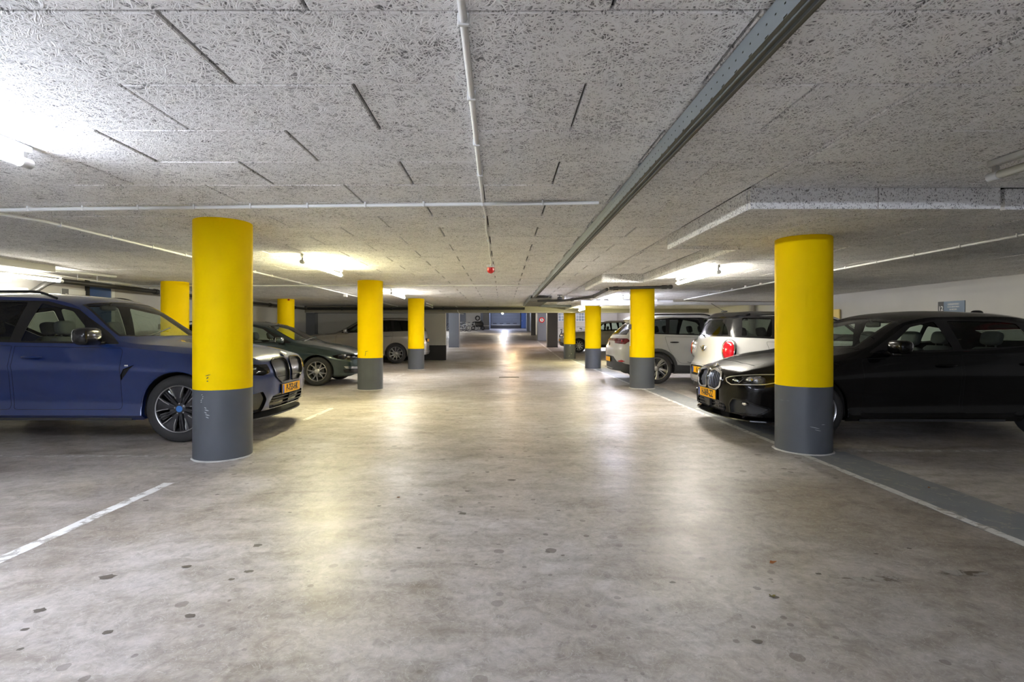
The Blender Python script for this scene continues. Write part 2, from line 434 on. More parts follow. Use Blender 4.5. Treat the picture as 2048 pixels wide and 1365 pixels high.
    obj('wall_base_band', B(-8.2, -2.385, 21.58, 21.815, .0, .63, .004), M['black_base'], wl)
    S('wall_far_left', B(-8.35, -8.15, 21.8, 64, 0, 4.6), M['white_wall'], 'left wall beside the ramp')
    S('wall_far_right', B(3.2, 3.4, 38.2, 70, .3, 4.6), M['white_wall'], 'white wall along the right of the ramp')
    S('wall_cross', B(3.2, 8.7, 38, 38.2, .4, 3.4), M['white_wall'], 'white cross wall with glass block windows')
    S('wall_bicycles', B(-4.6, -2.75, 64, 64.2, 1.2, 4.6), M['white_wall'], 'white wall behind the bicycles')
    S('wall_blue_grey', B(-8.35, -4.6, 63.9, 64.1, 1.2, 4.6), M['bluewall'], 'blue-grey wall left of the bicycles')
    S('wall_gate_left', B(-2.75, -1.62, 64, 71, 1.2, 4.6), M['bluewall'], 'grey wall beside the garage door')
    S('wall_end', B(-2.8, 3.5, 70.3, 70.5, 1.2, 4.6), M['bluewall'], 'dark end wall above the ramp')
    # far ceiling above the ramp
    bm = bmesh.new(); vs = [[bm.verts.new((x, y, 2.33+.035*(y-22)+dz)) for x in (-8.35, 8.7)] for dz in (0, .2) for y in (21.6, 71)]
    bm.faces.new((vs[0][0], vs[1][0], vs[1][1], vs[0][1])); bm.faces.new((vs[2][0], vs[2][1], vs[3][1], vs[3][0]))
    for a, b in ((vs[0], vs[2]), (vs[1], vs[3])): bm.faces.new((a[0], a[1], b[1], b[0]))
    for i in (0, 1): bm.faces.new((vs[0][i], vs[2][i], vs[3][i], vs[1][i]))
    bmesh.ops.recalc_face_normals(bm, faces=bm.faces[:])
    S('ceiling_ramp', bm, M['slab'], 'pale concrete ceiling above the ramp')
    b = S('trim_beam', B(-8.15, 8.5, 21.1, 21.58, 1.99, 2.5), M['beam'], 'olive-grey concrete beam across the garage')
    obj('edge_strip', B(-8.1, 8.45, 21.06, 21.1, 1.985, 2.02), M['slab'], b)
    # left bulkhead
    S('trim_bulkhead', B(-8.15, -7.2, -3, 8.25, 2.16, H+.01, .004), M['white_wall'], 'pale bulkhead box under the ceiling at left wall')
    S('trim_corner_pillar', B(-8.14, -7.78, 21.2, 21.58, 0, 2.0), M['pillar'], 'dark grey corner pillar at the end of the left wall')
setting()

# ================================================================== columns
def column(x, y, top, label, split=.655, conduit=False, h=None):
    c = empty('column', (x, y, 0), 0, label, 'column', 'round yellow and grey columns')
    r = .258
    g = bmesh.new(); lathe(g, [(r, .004), (r, split*.33), (r, split*.66), (r, split)], 56); obj('painted_base', g, M['colgrey'], c, True)
    g = bmesh.new(); hh = top-split; lathe(g, [(r, split)]+[(r, split+hh*i/6) for i in range(1, 6)]+[(r, top-.004), (r-.006, top+.004)], 56); obj('yellow_shaft', g, M['yellow'], c, True)
    g = bmesh.new(); rnd = random.Random(int(y*10)); n = 56
    ring = [[], [], []]
    for k in range(n):
        a = 2*math.pi*k/n; e = rnd.uniform(.004, .03)
        for q, (rr, z) in enumerate(((r-.002, .012), (r+e*.4, .009), (r+e, .001))): ring[q].append(g.verts.new((math.cos(a)*rr, math.sin(a)*rr, z)))
    for q in (0, 1):
        for k in range(n): g.faces.new((ring[q][k], ring[q][(k+1) % n], ring[q+1][(k+1) % n], ring[q+1][k]))
    bmesh.ops.recalc_face_normals(g, faces=g.faces[:])
    obj('mortar_edge', g, M['sealant'], c)
    if conduit:
        obj('conduit', tube(bmesh.new(), [(-.27, -.06, .9), (-.27, -.06, top-.02)], .009, 8), M['conduit'], c)
        obj('junction_box', B(-.30, -.25, -.10, -.03, 1.25, 1.36, .005), M['signgrey'], c)
    return c
cL = [column(-2.705, 4.96, H, 'large yellow column with grey base beside the blue car', .66),
      column(-2.76, 10.69, H, 'second yellow column of the left row, in front of the dark green car', .66),
      column(-2.77, 16.42, H, 'third yellow column of the left row, at the tail of the silver car', .66),
      column(-6.97, 10.9, H, 'yellow column near the left wall, seen over the blue car', .66, True),
      column(-7.02, 16.6, H, 'yellow column near the left wall, seen over the dark green car', .66),
      column(3.06, 5.21, HL, 'large yellow column with grey base beside the black car', .66),
      column(2.98, 10.94, HL, 'second yellow column of the right row, in front of the white electric SUV', .66, True),
      column(2.945, 16.67, HL, 'third yellow column of the right row, with blue-grey base', .66),
      column(2.94, 22.45, 2.33, 'farthest yellow column of the right row, scratched grey base', .66)]
g = bmesh.new(); lathe(g, [(.0, 0), (.03, 0), (.032, .02), (.02, .045), (.0, .05)], 16)
o = obj('alarm_light', g, M['red'], None, True); o.location = (-6.84, 16.38, 2.2); tag(o, 'small red alarm light on the ceiling beside the back left column', 'alarm')
# white scuff marks on the two nearest bases, dark one on the yellow paint
def scuff(c, marks, m):
    bm = bmesh.new()
    for (a0, z, w_, h_, tilt) in marks:
        r = .2592; n = 5; up = []; dn = []
        for k in range(n):
            t = k/(n-1)-.5; a = R(a0)+t*w_/r; hh = h_*(1-(2*t)**2)*.5+.0006; zz = z+t*tilt
            up.append(bm.verts.new((math.cos(a)*r, math.sin(a)*r, zz+hh))); dn.append(bm.verts.new((math.cos(a)*r, math.sin(a)*r, zz-hh)))
        for k in range(n-1): bm.faces.new((dn[k], dn[k+1], up[k+1], up[k]))
    bmesh.ops.recalc_face_normals(bm, faces=bm.faces[:])
    obj('scuff_marks', bm, m, c)
M['scuff'] = mat('pale_scuff', (.42, .43, .45), .7); M['scuffdark'] = mat('dark_scuff', (.10, .09, .06), .7)
scuff(cL[0], [(-102+random.uniform(-3, 3), .62-.017*k, random.uniform(.01, .025), .008, .006) for k in range(5)], M['scuff'])
scuff(cL[0], [(-92+random.uniform(-4, 4), .50-.022*k, random.uniform(.02, .045), .009, -.01) for k in range(5)], M['scuff'])
scuff(cL[0], [(-90, .80, .05, .006, .012), (-91, .775, .022, .012, .015), (-91, .745, .018, .010, .0)], M['scuffdark'])
scuff(cL[1], [(-92, .80, .075, .007, .012), (-97, .76, .010, .08, .0), (-99, .72, .008, .05, 0)], M['scuffdark'])
scuff(cL[5], [(-98, .27, .09, .006, -.02), (-92, .245, .06, .005, -.012), (-80, .30, .04, .004, 0)], M['scuff'])
scuff(cL[8], [(-92, .6, .03, .06, .03), (-80, .25, .03, .03, 0), (-100, .15, .04, .02, .05)], M['scuff'])

def pillar(x0, x1, y, d, ht, label, m=None):
    z = floor_z(y)
    c = empty('square_pillar', ((x0+x1)/2, y+d/2, z), 0, label, 'pillar', 'square grey pillars by the ramp')
    w_ = (x1-x0)/2
    obj('shaft', B(-w_, w_, -d/2, d/2, 0.02, ht-z, .008), m or M['pillar'], c)
    obj('footing', B(-w_-.01, w_+.01, -d/2-.01, d/2+.01, -.02, .03, .004), M['colgrey'], c)
    return c
pillar(-3.15, -2.55, 30, .6, 2.60, 'square grey pillar at the left of the ramp')
pillar(2.62, 3.24, 30, .6, 2.60, 'nearest square pillar right of the ramp, beside the farthest yellow column', M['signgrey'])
pc = pillar(2.58, 3.19, 37.4, .6, 2.86, 'square grey pillar carrying the round speed limit sign')
pillar(2.62, 3.05, 47, .5, 3.2, 'third square pillar right of the ramp, behind the speed sign')
pillar(2.75, 3.1, 58, .5, 3.55, 'farthest square pillar, right beside the blue door', M['bluewall'])
# speed sign on its pillar
sg = empty('speed_sign', (2.87, 37.39, 2.06), 0, 'round white and red speed limit sign with a 5', 'sign')
bm = bmesh.new(); lathe(bm, [(0, 0), (.2, 0), (.2, -.01), (0, -.01)], 32, 'y'); obj('red_ring', bm, M['red'], sg)
bm = bmesh.new(); lathe(bm, [(0, -.011), (.13, -.011), (.13, -.014), (0, -.014)], 32, 'y'); obj('white_disc', bm, M['signwhite'], sg)
text_obj('numeral', '5', .25, M['signblack'], sg, Matrix.Translation((0, -.016, 0)) @ Matrix.Rotation(R(90), 4, 'X'))

# ================================================================== floor lines
def strip(name, pts, wd, m, label, cat='floor marking', z=.0022, group=None):
    bm = bmesh.new(); rnd = random.Random(len(name)+int(pts[0][1]*7)); L_ = []
    (xa, ya), (xb, yb) = pts; ln = math.hypot(xb-xa, yb-ya); nx, ny = -(yb-ya)/ln, (xb-xa)/ln
    n = max(2, int(ln/.12)); sec = []
    for i in range(n+1):
        t = i/n; x, y = xa+(xb-xa)*t, ya+(yb-ya)*t; zz = floor_z(y)+z
        e0, e1 = wd/2+rnd.uniform(-.006, .004), wd/2+rnd.uniform(-.006, .004)
        sec.append((bm.verts.new((x+nx*e0, y+ny*e0, zz)), bm.verts.new((x-nx*e1, y-ny*e1, zz))))
    for a, b in zip(sec, sec[1:]): bm.faces.new((a[0], a[1], b[1], b[0]))
    bmesh.ops.recalc_face_normals(bm, faces=bm.faces[:])
    if bm.faces[0].normal.z < 0: bmesh.ops.reverse_faces(bm, faces=bm.faces[:])
    o = obj(name, bm, m); tag(o, label, cat, group)
strip('painted_line', ((-2.64, 4.06), (-2.64, .6)), .085, M['line'], 'worn white line on the floor at lower left')
strip('painted_line', ((-2.67, 8.05), (-2.69, 6.9)), .085, M['line'], 'short white line in front of the blue car')
strip('painted_line', ((-2.80, 14.7), (-2.80, 12.4)), .085, M['line_faint'], 'short white line between second and third left columns')
strip('painted_line', ((-8.0, 4.93), (-2.9, 4.93)), .085, M['line_faint'], 'faint bay line running left from the nearest left column')
strip('painted_line', ((-8.0, 7.86), (-2.72, 7.86)), .085, M['line_faint'], 'faint bay line behind the blue car')
strip('painted_line', ((-8.0, 10.7), (-3.1, 10.7)), .085, M['line_faint'], 'faint bay line beside the dark green car')
strip('painted_line', ((-8.0, 14.0), (-2.85, 14.0)), .085, M['line_faint'], 'faint bay line behind the dark green car')
strip('painted_band', ((3.16, 21.9), (3.16, .6)), .52, M['band'], 'worn grey paint band under the right row of columns', z=.0012)
strip('painted_line', ((2.93, 4.82), (2.96, .6)), .075, M['line'], 'white line on the floor at lower right', z=.003)
strip('painted_line', ((2.93, 21.9), (2.93, 4.82)), .075, M['line'], 'long white line along the right row of bays', z=.003)
strip('painted_line', ((2.50, 37), (2.56, 22.05)), .09, M['line'], 'white line climbing the ramp at right', z=.004)
strip('painted_line', ((3.35, 5.14), (8.4, 5.14)), .085, M['line_faint'], 'faint bay line running right from the nearest right column', z=.003)
strip('painted_line', ((3.0, 7.95), (8.4, 7.95)), .085, M['line_faint'], 'faint bay line between black car and white hatchback', z=.003)
strip('painted_line', ((3.3, 10.95), (8.4, 10.95)), .085, M['line_faint'], 'faint bay line between white hatchback and white SUV', z=.003)
strip('painted_line', ((3.0, 14.2), (8.4, 14.2)), .085, M['line_faint'], 'faint bay line behind the white SUV', z=.003)

# dark oil patches and leaves on the floor
def patch(x, y, rx, ry, m, label, name='oil_stain', cat='stain', z=.0016, seed=1, n=22, j=.35):
    bm = bmesh.new(); rnd = random.Random(seed); c = bm.verts.new((0, 0, z)); ring = []
    for k in range(n):
        a = 2*math.pi*k/n; q = 1+rnd.uniform(-j, j); ring.append(bm.verts.new((math.cos(a)*rx*q, math.sin(a)*ry*q, z)))
    for k in range(n): bm.faces.new((c, ring[k], ring[(k+1) % n]))
    o = obj(name, bm, m); o.location = (x, y, floor_z(y)); tag(o, label, cat)
M['oil'] = worn_paint('brown_oil_residue', (.10, .075, .05), keep=.50, rough=.35)
M['oil2'] = mat('dark_spot_residue', (.10, .085, .07), .5)
def GP(px, py): y = 1228.8/(py-664); return ((px-1005)/1024*y, y)
x, y = GP(1745, 1160); patch(x, y, .13, .028, M['oil'], 'brown oil stain on the floor at lower right', seed=5, j=.5)
x, y = GP(1925, 1147); patch(x, y, .10, .03, M['oil'], 'brown oil stain right of the larger one', seed=6, j=.5)
x, y = GP(1820, 811); patch(x, y, .5, .1, M['oil'], 'dark oil stain under the black car', seed=8)
M['spot'] = M['oil2']
spots = [(1023, 961, .030), (1117, 1022, .012), (935, 983, .018), (925, 1028, .025), (375, 1134, .022), (515, 1092, .022), (497, 1144, .02), (463, 1160, .016), (215, 1155, .034), (80, 1222, .024), (380, 1233, .02), (215, 1266, .018), (50, 1260, .014), (40, 1300, .012), (292, 1002, .018), (435, 990, .014), (580, 1026, .012), (758, 1013, .013), (838, 1097, .012), (1515, 1285, .018), (1345, 1166, .012), (1126, 1112, .010), (952, 1130, .008), (1752, 1109, .011), (1818, 1098, .012), (1637, 1149, .013), (1548, 1195, .018), (946, 947, .012), (975, 945, .02), (1100, 945, .012), (1020, 860, .016), (1056, 862, .012), (980, 900, .014)]
bm = bmesh.new()
for i, (px, py, r) in enumerate(spots):
    x, y = GP(px, py); rnd = random.Random(i); c = bm.verts.new((x, y, .0015)); ring = []
    for k in range(12):
        a = 2*math.pi*k/12; q = 1+rnd.uniform(-.25, .25); ring.append(bm.verts.new((x+math.cos(a)*r*q*1.1, y+math.sin(a)*r*q*.8, .0015)))
    for k in range(12): bm.faces.new((c, ring[k], ring[(k+1) % 12]))
tag(obj('floor_spots', bm, M['spot']), 'scattered small dark round spots on the concrete floor', 'spots', kind='stuff')
def leaf(px, py, s, m, label, seed):
    x, y = GP(px, py); rnd = random.Random(seed); bm = bmesh.new()
    out = [(-1, 0), (-.5, .35), (-.2, .2), (.1, .5), (.35, .2), (1, .05), (.5, -.2), (.2, -.5), (-.1, -.2), (-.6, -.3)]
    c = bm.verts.new((0, 0, .004)); ring = [bm.verts.new((a*s, b*s, rnd.uniform(.002, .014))) for a, b in out]
    for k in range(len(ring)): bm.faces.new((c, ring[k], ring[(k+1) % len(ring)]))
    o = obj('dry_leaf', bm, m); o.location = (x, y, 0); o.rotation_euler = (0, 0, rnd.uniform(-.5, .5)); tag(o, label, 'leaf')
leaf(1547, 1127, .026, M['leaf'], 'curled orange dry leaf on the floor, lower right', 1)
leaf(1545, 1196, .018, M['leaf2'], 'flat olive leaf on the floor below the orange one', 2)
leaf(1858, 977, .016, M['leaf'], 'small pale orange leaf right of the white line', 3)
leaf(796, 997, .016, M['leaf'], 'small red-brown leaf in the middle of the aisle', 4)
bm = bmesh.new(); box(bm, -.26, .26, -.15, .15, .0005, .004)
o = obj('floor_hatch', bm, M['galv_dark']); x, y = GP(1018, 755); o.location = (x, y, 0); tag(o, 'small metal drain cover in the aisle floor', 'drain')

# ================================================================== lamps
def lamp(x, y, colr, st, label, hz=None, L_=1.75):
    z = hz or (HL if (x > 2.6 and y > 3.8) else H)
    t = empty('tube_lamp', (x, y, z), 0, label, 'lamp', 'fluorescent tube lamps on the ceiling')
    obj('housing', B(-.022, .022, -L_/2, L_/2, -.04, -.001, .006), M['lamp_body'], t)
    bm = bmesh.new(); tube(bm, [(0, -L_/2+.06, -.100), (0, L_/2-.06, -.100)], .025, 16)
    if st:
        m = mat('lit_tube', (.9, .9, .9), .4, emis=colr, es=st)
    else: m = M['deadtube']
    obj('tube', bm, m, t, True)
    for s in (-1, 1):
        obj('end_cap', tube(bmesh.new(), [(0, s*(L_/2-.065), -.100), (0, s*(L_/2-.0), -.100)], .029, 16), M['lamp_body'], t, True)
        obj('bracket', B(-.012, .012, s*(L_/2-.04)-.012, s*(L_/2-.04)+.012, -.09, -.035), M['steel'], t)
for i, (x, y, c_, s_, l_) in enumerate(LAMPS): lamp(x, y, c_, s_, l_, hz=2.16 if x < -7 else None)
# lamps beyond the beam
def far_lamp(x, y, c_, s_, l_, dz=.3):
    z = 2.33+.035*(y-22)
    t = empty('pendant_lamp', (x, y, z), 0, l_, 'lamp', 'lamps above the ramp')
    obj('hanger', tube(bmesh.new(), [(0, 0, 0), (0, 0, -dz)], .012, 6), M['lamp_body'], t)
    bm = bmesh.new(); bmesh.ops.create_uvsphere(bm, u_segments=14, v_segments=8, radius=.085, matrix=Matrix.Translation((0, 0, -dz-.08)))
    obj('bulb', bm, mat('lit_bulb', (.9, .9, .9), .4, emis=c_, es=s_), t, True)
far_lamp(0.0, 50, (1, .88, .68), 100, 'bright lamp hanging over the middle of the ramp', .22)
far_lamp(-5.6, 28, (.9, .95, 1), 140, 'unseen fill lamp added over the bays left of the ramp', .02)  # hidden behind the left row, added to light the far bays
far_lamp(5.8, 32, (.92, .9, 1), 260, 'unseen fill lamp added over the bays right of the ramp', .02)  # hidden behind the right columns, put in as fill light
far_lamp(0.6, 31, (1, .66, .34), 75, 'warm lamp above the foot of the ramp', .0)
far_lamp(0.3, 65, (.62, .70, 1), 170, 'bluish lamp in front of the garage door', .02)
far_lamp(-5.5, 56, (.95, .97, 1), 120, 'unseen fill lamp added over the parked bicycles', .02)  # no visible source; added behind the pillar to light this corner

# ================================================================== conduits, tray, pipes
def conduit(name, pts, r, m, label, cat='conduit', clips=(), clipm=None, clipname='clip', rb=.08, n=10):
    c = empty(name, pts[0], 0, label, cat); o0 = Vector(pts[0])
    obj('pipe', tube(bmesh.new(), [p-o0 for p in bend(pts, rb)], r, n), m, c, True)
    first = None
    for (p, d) in clips:
        p = Vector(p)-o0
        if first is None:
            first = bpy.data.meshes.new(clipname); bm = bmesh.new(); box(bm, -.008, .008, -r-.006, r+.006, -r-.004, r+.010, .003); bm.to_mesh(first); bm.free(); first.materials.append(clipm or m)
        o = bpy.data.objects.new(clipname, first); COL.objects.link(o); o.parent = c; o.location = p; o.rotation_euler = (0, 0, d)
    return c
zc = H-.022
conduit('conduit', [(-4.35, 4.36, zc), (-4.1, 4.33, zc), (.77, 4.10, zc)], .016, M['conduit'], 'white conduit running across the ceiling in front of the left column', clips=[((-4.0+.48*k, 4.33-.0472*(.1+.48*k), zc), 0) for k in range(10)])
conduit('conduit', [(-.115, -1.0, zc), (-.118, .6, zc), (-.155, 4.05, zc)], .014, M['conduit'], 'white conduit along the ceiling down the middle of the aisle', clips=[((-.118-.0107*(.6+.55*k-.6), .6+.55*k, zc), R(90)) for k in range(6)])
conduit('cable', [(-.155, 4.14, zc), (-.15, 4.6, zc), (-.165, 5.2, zc), (-.155, 6.0, zc), (-.17, 6.8, zc), (-.16, 7.5, zc), (-.18, 7.95, zc-.01)], .009, M['conduit'], 'thin white cable leading to the red alarm', 'cable', clips=[((-.16, y_, zc), R(90)) for y_ in (4.6, 5.8, 6.9)])
conduit('conduit', [(-4.6, 3.2, zc), (-4.45, 4.35, zc), (-4.28, 4.75, zc), (-4.28, 13.7, zc), (-4.28, 20.9, zc)], .014, M['conduit'], 'white conduit slanting away over the blue car toward the back', clips=[((-4.28, 4.95+.65*k, zc), R(90)) for k in range(20)])
conduit('conduit', [(-8.1, 11.15, zc-.034), (.78, 11.0, zc-.034)], .016, M['conduit'], 'white conduit across the ceiling behind the second left column')
conduit('conduit', [(4.95, 4.0, HL-.022), (4.97, 7.7, HL-.02), (5.25, 14.8, HL-.02)], .014, M['conduit'], 'white conduit slanting over the black car on the right', clips=[((4.952+.003*k, 4.3+.62*k, HL-.02), R(90)) for k in range(14)])
conduit('cable', [(5.33, 14.92, HL-.024), (5.8, 15.2, HL-.03), (8.4, 15.6, HL-.03)], .009, M['blackpipe'], 'thin dark cable under the right ceiling', 'cable')
conduit('cable', [(-1.9, 20.6, zc), (-1.85, 20.95, zc-.03), (-1.83, 20.98, 2.02), (-1.78, 21.0, 1.95), (-1.6, 21.0, 1.93)], .011, M['conduit'], 'loose white cable end hanging from the beam', 'cable', rb=.05)

# red alarm
al = empty('alarm', (-.185, 8.02, H), 0, 'red round alarm sounder on the ceiling', 'alarm')
obj('mounting_base', B(-.062, .062, -.05, .05, -.05, -.002, .006), M['conduit'], al)
bm = bmesh.new(); lathe(bm, [(.0, -.145), (.028, -.138), (.052, -.115), (.058, -.10), (.058, -.052), (0, -.05)], 24); obj('red_cap', bm, M['red'], al, True)

# perforated cable tray (real holes in its left face)
def tray():
    t = empty('cable_tray', (.86, 7.8, H), 0, 'long perforated galvanised cable channel running down the ceiling', 'cable tray')
    y0, y1 = -1.0-7.8, 14.7-7.8; p = .055; n = int((y1-y0)/p)
    bm = bmesh.new(); X = 0; za, zb = -.100, -.012
    for i in range(n):
        a = y0+i*p; hy0, hy1 = a+p*.42, a+p*.58; hz0, hz1 = -.058, -.052
        nb = i % 2 == 0; b0, b1 = a+p*.3, a+p*.7; bz = za+.007
        def q(ya, yb, z0, z1):
            if yb-ya < 1e-5 or z1-z0 < 1e-5: return
            bm.faces.new([bm.verts.new((X, *c)) for c in ((ya, z0), (yb, z0), (yb, z1), (ya, z1))])
        q(a, a+p, hz1, zb); q(a, hy0, hz0, hz1); q(hy1, a+p, hz0, hz1)
        if nb: q(a, a+p, bz, hz0); q(a, b0, za, bz); q(b1, a+p, za, bz)
        else: q(a, a+p, za, hz0)
    obj('perforated_side', bm, M['galv'], t)
    bm = bmesh.new()
    for xs in ((.004, .022), (.026, .050), (.054, .072)): box(bm, xs[0], xs[1], y0, y1, za+.004+(0 if xs[0] != .026 else .004), za+.008+(0 if xs[0] != .026 else .004))
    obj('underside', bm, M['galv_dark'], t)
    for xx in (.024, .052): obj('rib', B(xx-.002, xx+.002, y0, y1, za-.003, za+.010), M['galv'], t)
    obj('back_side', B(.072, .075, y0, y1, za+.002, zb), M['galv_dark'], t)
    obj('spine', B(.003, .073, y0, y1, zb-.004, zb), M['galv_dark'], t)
    for k in range(9):
        obj('hanger', B(-.006, .082, y0+.8+1.7*k, y0+.83+1.7*k, zb, -.001), M['galv'], t)
    return t
tray()
t = empty('cable_tray', (.86, 15.32, H), 0, 'wide cable tray crossing at the far end of the channel', 'cable tray')
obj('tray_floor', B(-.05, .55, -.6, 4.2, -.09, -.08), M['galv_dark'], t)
obj('side_rail', B(-.06, -.045, -.6, 4.2, -.11, -.02), M['galv'], t)
obj('side_rail', B(.545, .56, -.6, 4.2, -.11, -.02), M['galv'], t)
for k in range(7): obj('rung', B(-.05, .55, -.5+.7*k, -.46+.7*k, -.10, -.09), M['galv'], t)
t = empty('cable_tray', (2.05, 19.4, H), 0, 'cross tray running right toward the pipes', 'cable tray')
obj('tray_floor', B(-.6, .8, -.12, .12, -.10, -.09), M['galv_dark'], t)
obj('side_rail', B(-.6, .8, -.13, -.12, -.13, -.03), M['galv'], t)

# pipes right
def pipe(name, pts, r, m, label, rings=(), ringm=None, rb=.15, cat='pipe', hang=()):
    c = empty(name, pts[0], 0, label, cat); o0 = Vector(pts[0])
    obj('pipe', tube(bmesh.new(), [p-o0 for p in bend(pts, rb, 5)], r, 16), m, c, True)
    for (p, d, wd) in rings:
        p = Vector(p)-o0; d = Vector(d).normalized()*wd/2
        obj('coupling', tube(bmesh.new(), [p-d, p+d], r*1.28, 16), ringm or m, c, True)
    for (p, top) in hang:
        p = Vector(p)-o0; obj('hanger', tube(bmesh.new(), [p, p+Vector((0, 0, top))], .007, 6), M['steel'], c)
    return c
pipe('sprinkler_pipe', [(2.15, 10.32, 2.075), (3.38, 10.18, 2.095)], .030, M['blackpipe'], 'black pipe with couplings crossing in front of second right column', [((2.28, 10.31, 2.077), (1, -.1, 0), .10), ((3.22, 10.2, 2.092), (1, -.1, 0), .10), ((3.34, 10.19, 2.094), (1, -.1, 0), .05)], M['blackpipe'])
pipe('sprinkler_pipe', [(2.12, 10.4, 2.06), (2.3, 12.9, 2.09), (1.75, 14.4, 2.08), (1.0, 14.6, 2.08)], .035, M['blackpipe'], 'black pipe running back from the couplings to the cable tray', [((2.29, 12.8, 2.09), (0, 1, 0), .2), ((1.9, 14.0, 2.08), (-.3, 1, 0), .12)], M['plastic'], hang=[((1.75, 14.4, 2.08), .16)])
pipe('insulated_pipe', [(2.3, 15.0, 2.045), (4.95, 14.9, 2.045)], .085, M['wrap'], 'thick white insulated pipe seen behind the second right column', [((2.9, 14.98, 2.045), (1, -.04, 0), .12), ((4.4, 14.92, 2.045), (1, -.04, 0), .18)], M['wrap'])
pipe('insulated_pipe', [(2.5, 13.6, 1.94), (2.9, 13.5, 1.94), (3.5, 13.5, 1.94), (4.6, 13.6, 1.95), (8.4, 13.9, 1.97)], .045, M['wrap'], 'thin white insulated pipe under the thick one', [((3.1, 13.5, 1.94), (1, 0, 0), .10)], M['wrap'])
pipe('ceiling_duct', [(-7.9, 20.75, 2.14), (.9, 20.75, 2.14)], .05, M['blackpipe'], 'dark pipe along the beam at the back of the left bays', [((x_, 20.75, 2.14), (1, 0, 0), .08) for x_ in (-6.5, -4.5, -2.4, -.6)], M['plastic'])
# pipes left
pipe('drain_pipe', [(-7.72, 7.6, 1.60), (-7.72, 8.35, 1.80), (-7.72, 8.75, 2.09), (-7.72, 19.6, 2.10), (-7.72, 20.1, 2.10), (-7.72, 20.1, 2.2)], .046, M['blackpipe'], 'black drain pipe along the left wall above the parked cars', [((-7.72, y_, 2.09+.001*(y_-9)), (0, 1, 0), .10) for y_ in (11.4, 14, 17, 19.0)], M['plastic'], .25, hang=[((-7.72, y_, 2.12), .13) for y_ in (9.3, 9.75, 11.2, 13, 15, 17, 19)])
pipe('insulated_pipe', [(-7.95, 7.2, 1.80), (-7.95, 8.55, 1.90)], .035, M['wrap'], 'lower short white pipe at the left edge over the blue car', [((-7.95, 7.9, 1.852), (0, 1, .07), .06)], M['red'])
pipe('insulated_pipe', [(-7.95, 7.2, 1.93), (-7.95, 8.25, 2.04)], .04, M['wrap'], 'upper short white pipe at the left edge over the blue car')
conduit('cable', [(-7.6, 8.3, 2.17), (-7.6, 9.6, 2.15), (-7.7, 10.6, 2.17), (-8.1, 11.6, 2.2)], .010, M['conduit'], 'thin pale cable above the black drain pipe', 'cable')
conduit('cable_duct', [(-7.25, 6.5, 2.15), (-7.25, 9.6, 2.235)], .022, M['conduit'], 'pale cable duct beside the left bulkhead', 'cable duct')

# signs on the side walls
def wall_sign(y0, y1, z0, z1, x, m, label, nm='parking_sign'):
    s = empty(nm, (x, (y0+y1)/2, z0), 0, label, 'sign')
    obj('plate', B(-.006, .006, -(y1-y0)/2, (y1-y0)/2, 0, z1-z0, .001), m, s); return s
s = wall_sign(9.45, 10.04, 1.80, 2.0, -8.14, M['signwhite'], 'white sign with number 5 on the left wall above the blue car')
obj('number_panel', B(.006, .010, -.295, -.15, 0, .2), M['signgrey'], s)
RL = Matrix(((0, 0, 1, 0), (1, 0, 0, 0), (0, 1, 0, 0), (0, 0, 0, 1)))      # text facing +x
text_obj('numeral', '5', .13, M['signwhite'], s, Matrix.Translation((.0115, -.20, .06)) @ RL)
text_obj('caption', 'Appartementnummers', .05, M['signblack'], s, Matrix.Translation((.008, .07, .07)) @ RL, .85)
s = wall_sign(9.40, 9.97, 1.56, 1.78, 8.49, M['signblue'], 'blue-grey sign with number 12 on the right wall')
RR = Matrix(((0, 0, -1, 0), (-1, 0, 0, 0), (0, 1, 0, 0), (0, 0, 0, 1)))    # text facing -x
obj('number_panel', B(-.010, -.006, .16, .285, 0, .22), M['signblack'], s)
text_obj('numeral', '12', .125, M['signwhite'], s, Matrix.Translation((-.0115, .222, .085)) @ RR, .9)
for k, (t_, sz) in enumerate((('GERESERVEERD', .045), ('VOOR BEWONERS', .038), ('EN BEZOEK', .038))):
    text_obj('caption', t_, sz, M['signwhite'], s, Matrix.Translation((-.0085, -.05, .16-.05*k)) @ RR, .8)
# blue door in left wall
d = tag(obj('door_1', B(-8.15, -8.12, 10.05, 10.62, 0, 2.19, .003), M['bluedoor']), 'blue door in the left wall behind the pipe', kind='structure')
obj('frame', B(-8.15, -8.10, 10.62, 10.70, 0, 2.22), M['signwhite'], d); obj('frame', B(-8.15, -8.10, 9.99, 10.05, 0, 2.22), M['signblack'], d)
obj('door_handle', B(-8.12, -8.07, 10.12, 10.24, 1.02, 1.05, .008), M['steel'], d)
# small dark wall fittings
for i, (px, Y, z, l_) in enumerate(((594, 19.9, 1.45, 'dark vertical handle bar on the wall beside the back left column'), (532, 17.6, 1.52, 'small dark box on the left wall above the green car'))):
    o = obj('wall_fitting', B(-.03, .0, -.035, .035, -.16 if i == 0 else -.03, .16 if i == 0 else .03, .01), M['signblack']); o.location = (-8.115, Y, z); tag(o, l_, 'fitting')
# right wall things
o = obj('notice_board', B(-.04, 0, -.62, .62, -.17, .17, .01), M['yellowbox']); o.location = (8.47, 13.45, 1.60); tag(o, 'pale yellow panel on the right wall, partly behind the nearest right column', 'panel')
o = obj('wall_duct', tube(bmesh.new(), [(0, 0, 0), (0, 0, 2.1)], .10, 16), M['slab'], None, True); o.location = (8.36, 17.2, 0); tag(o, 'round vertical pipe at the right wall behind the white hatchback', 'pipe')
o = obj('wall_box', B(-.10, 0, -.2, .2, -.07, .07, .01), M['signgrey']); o.location = (8.49, 17.9, 1.66); tag(o, 'small dark grey box on the right wall above the white hatchback', 'box')

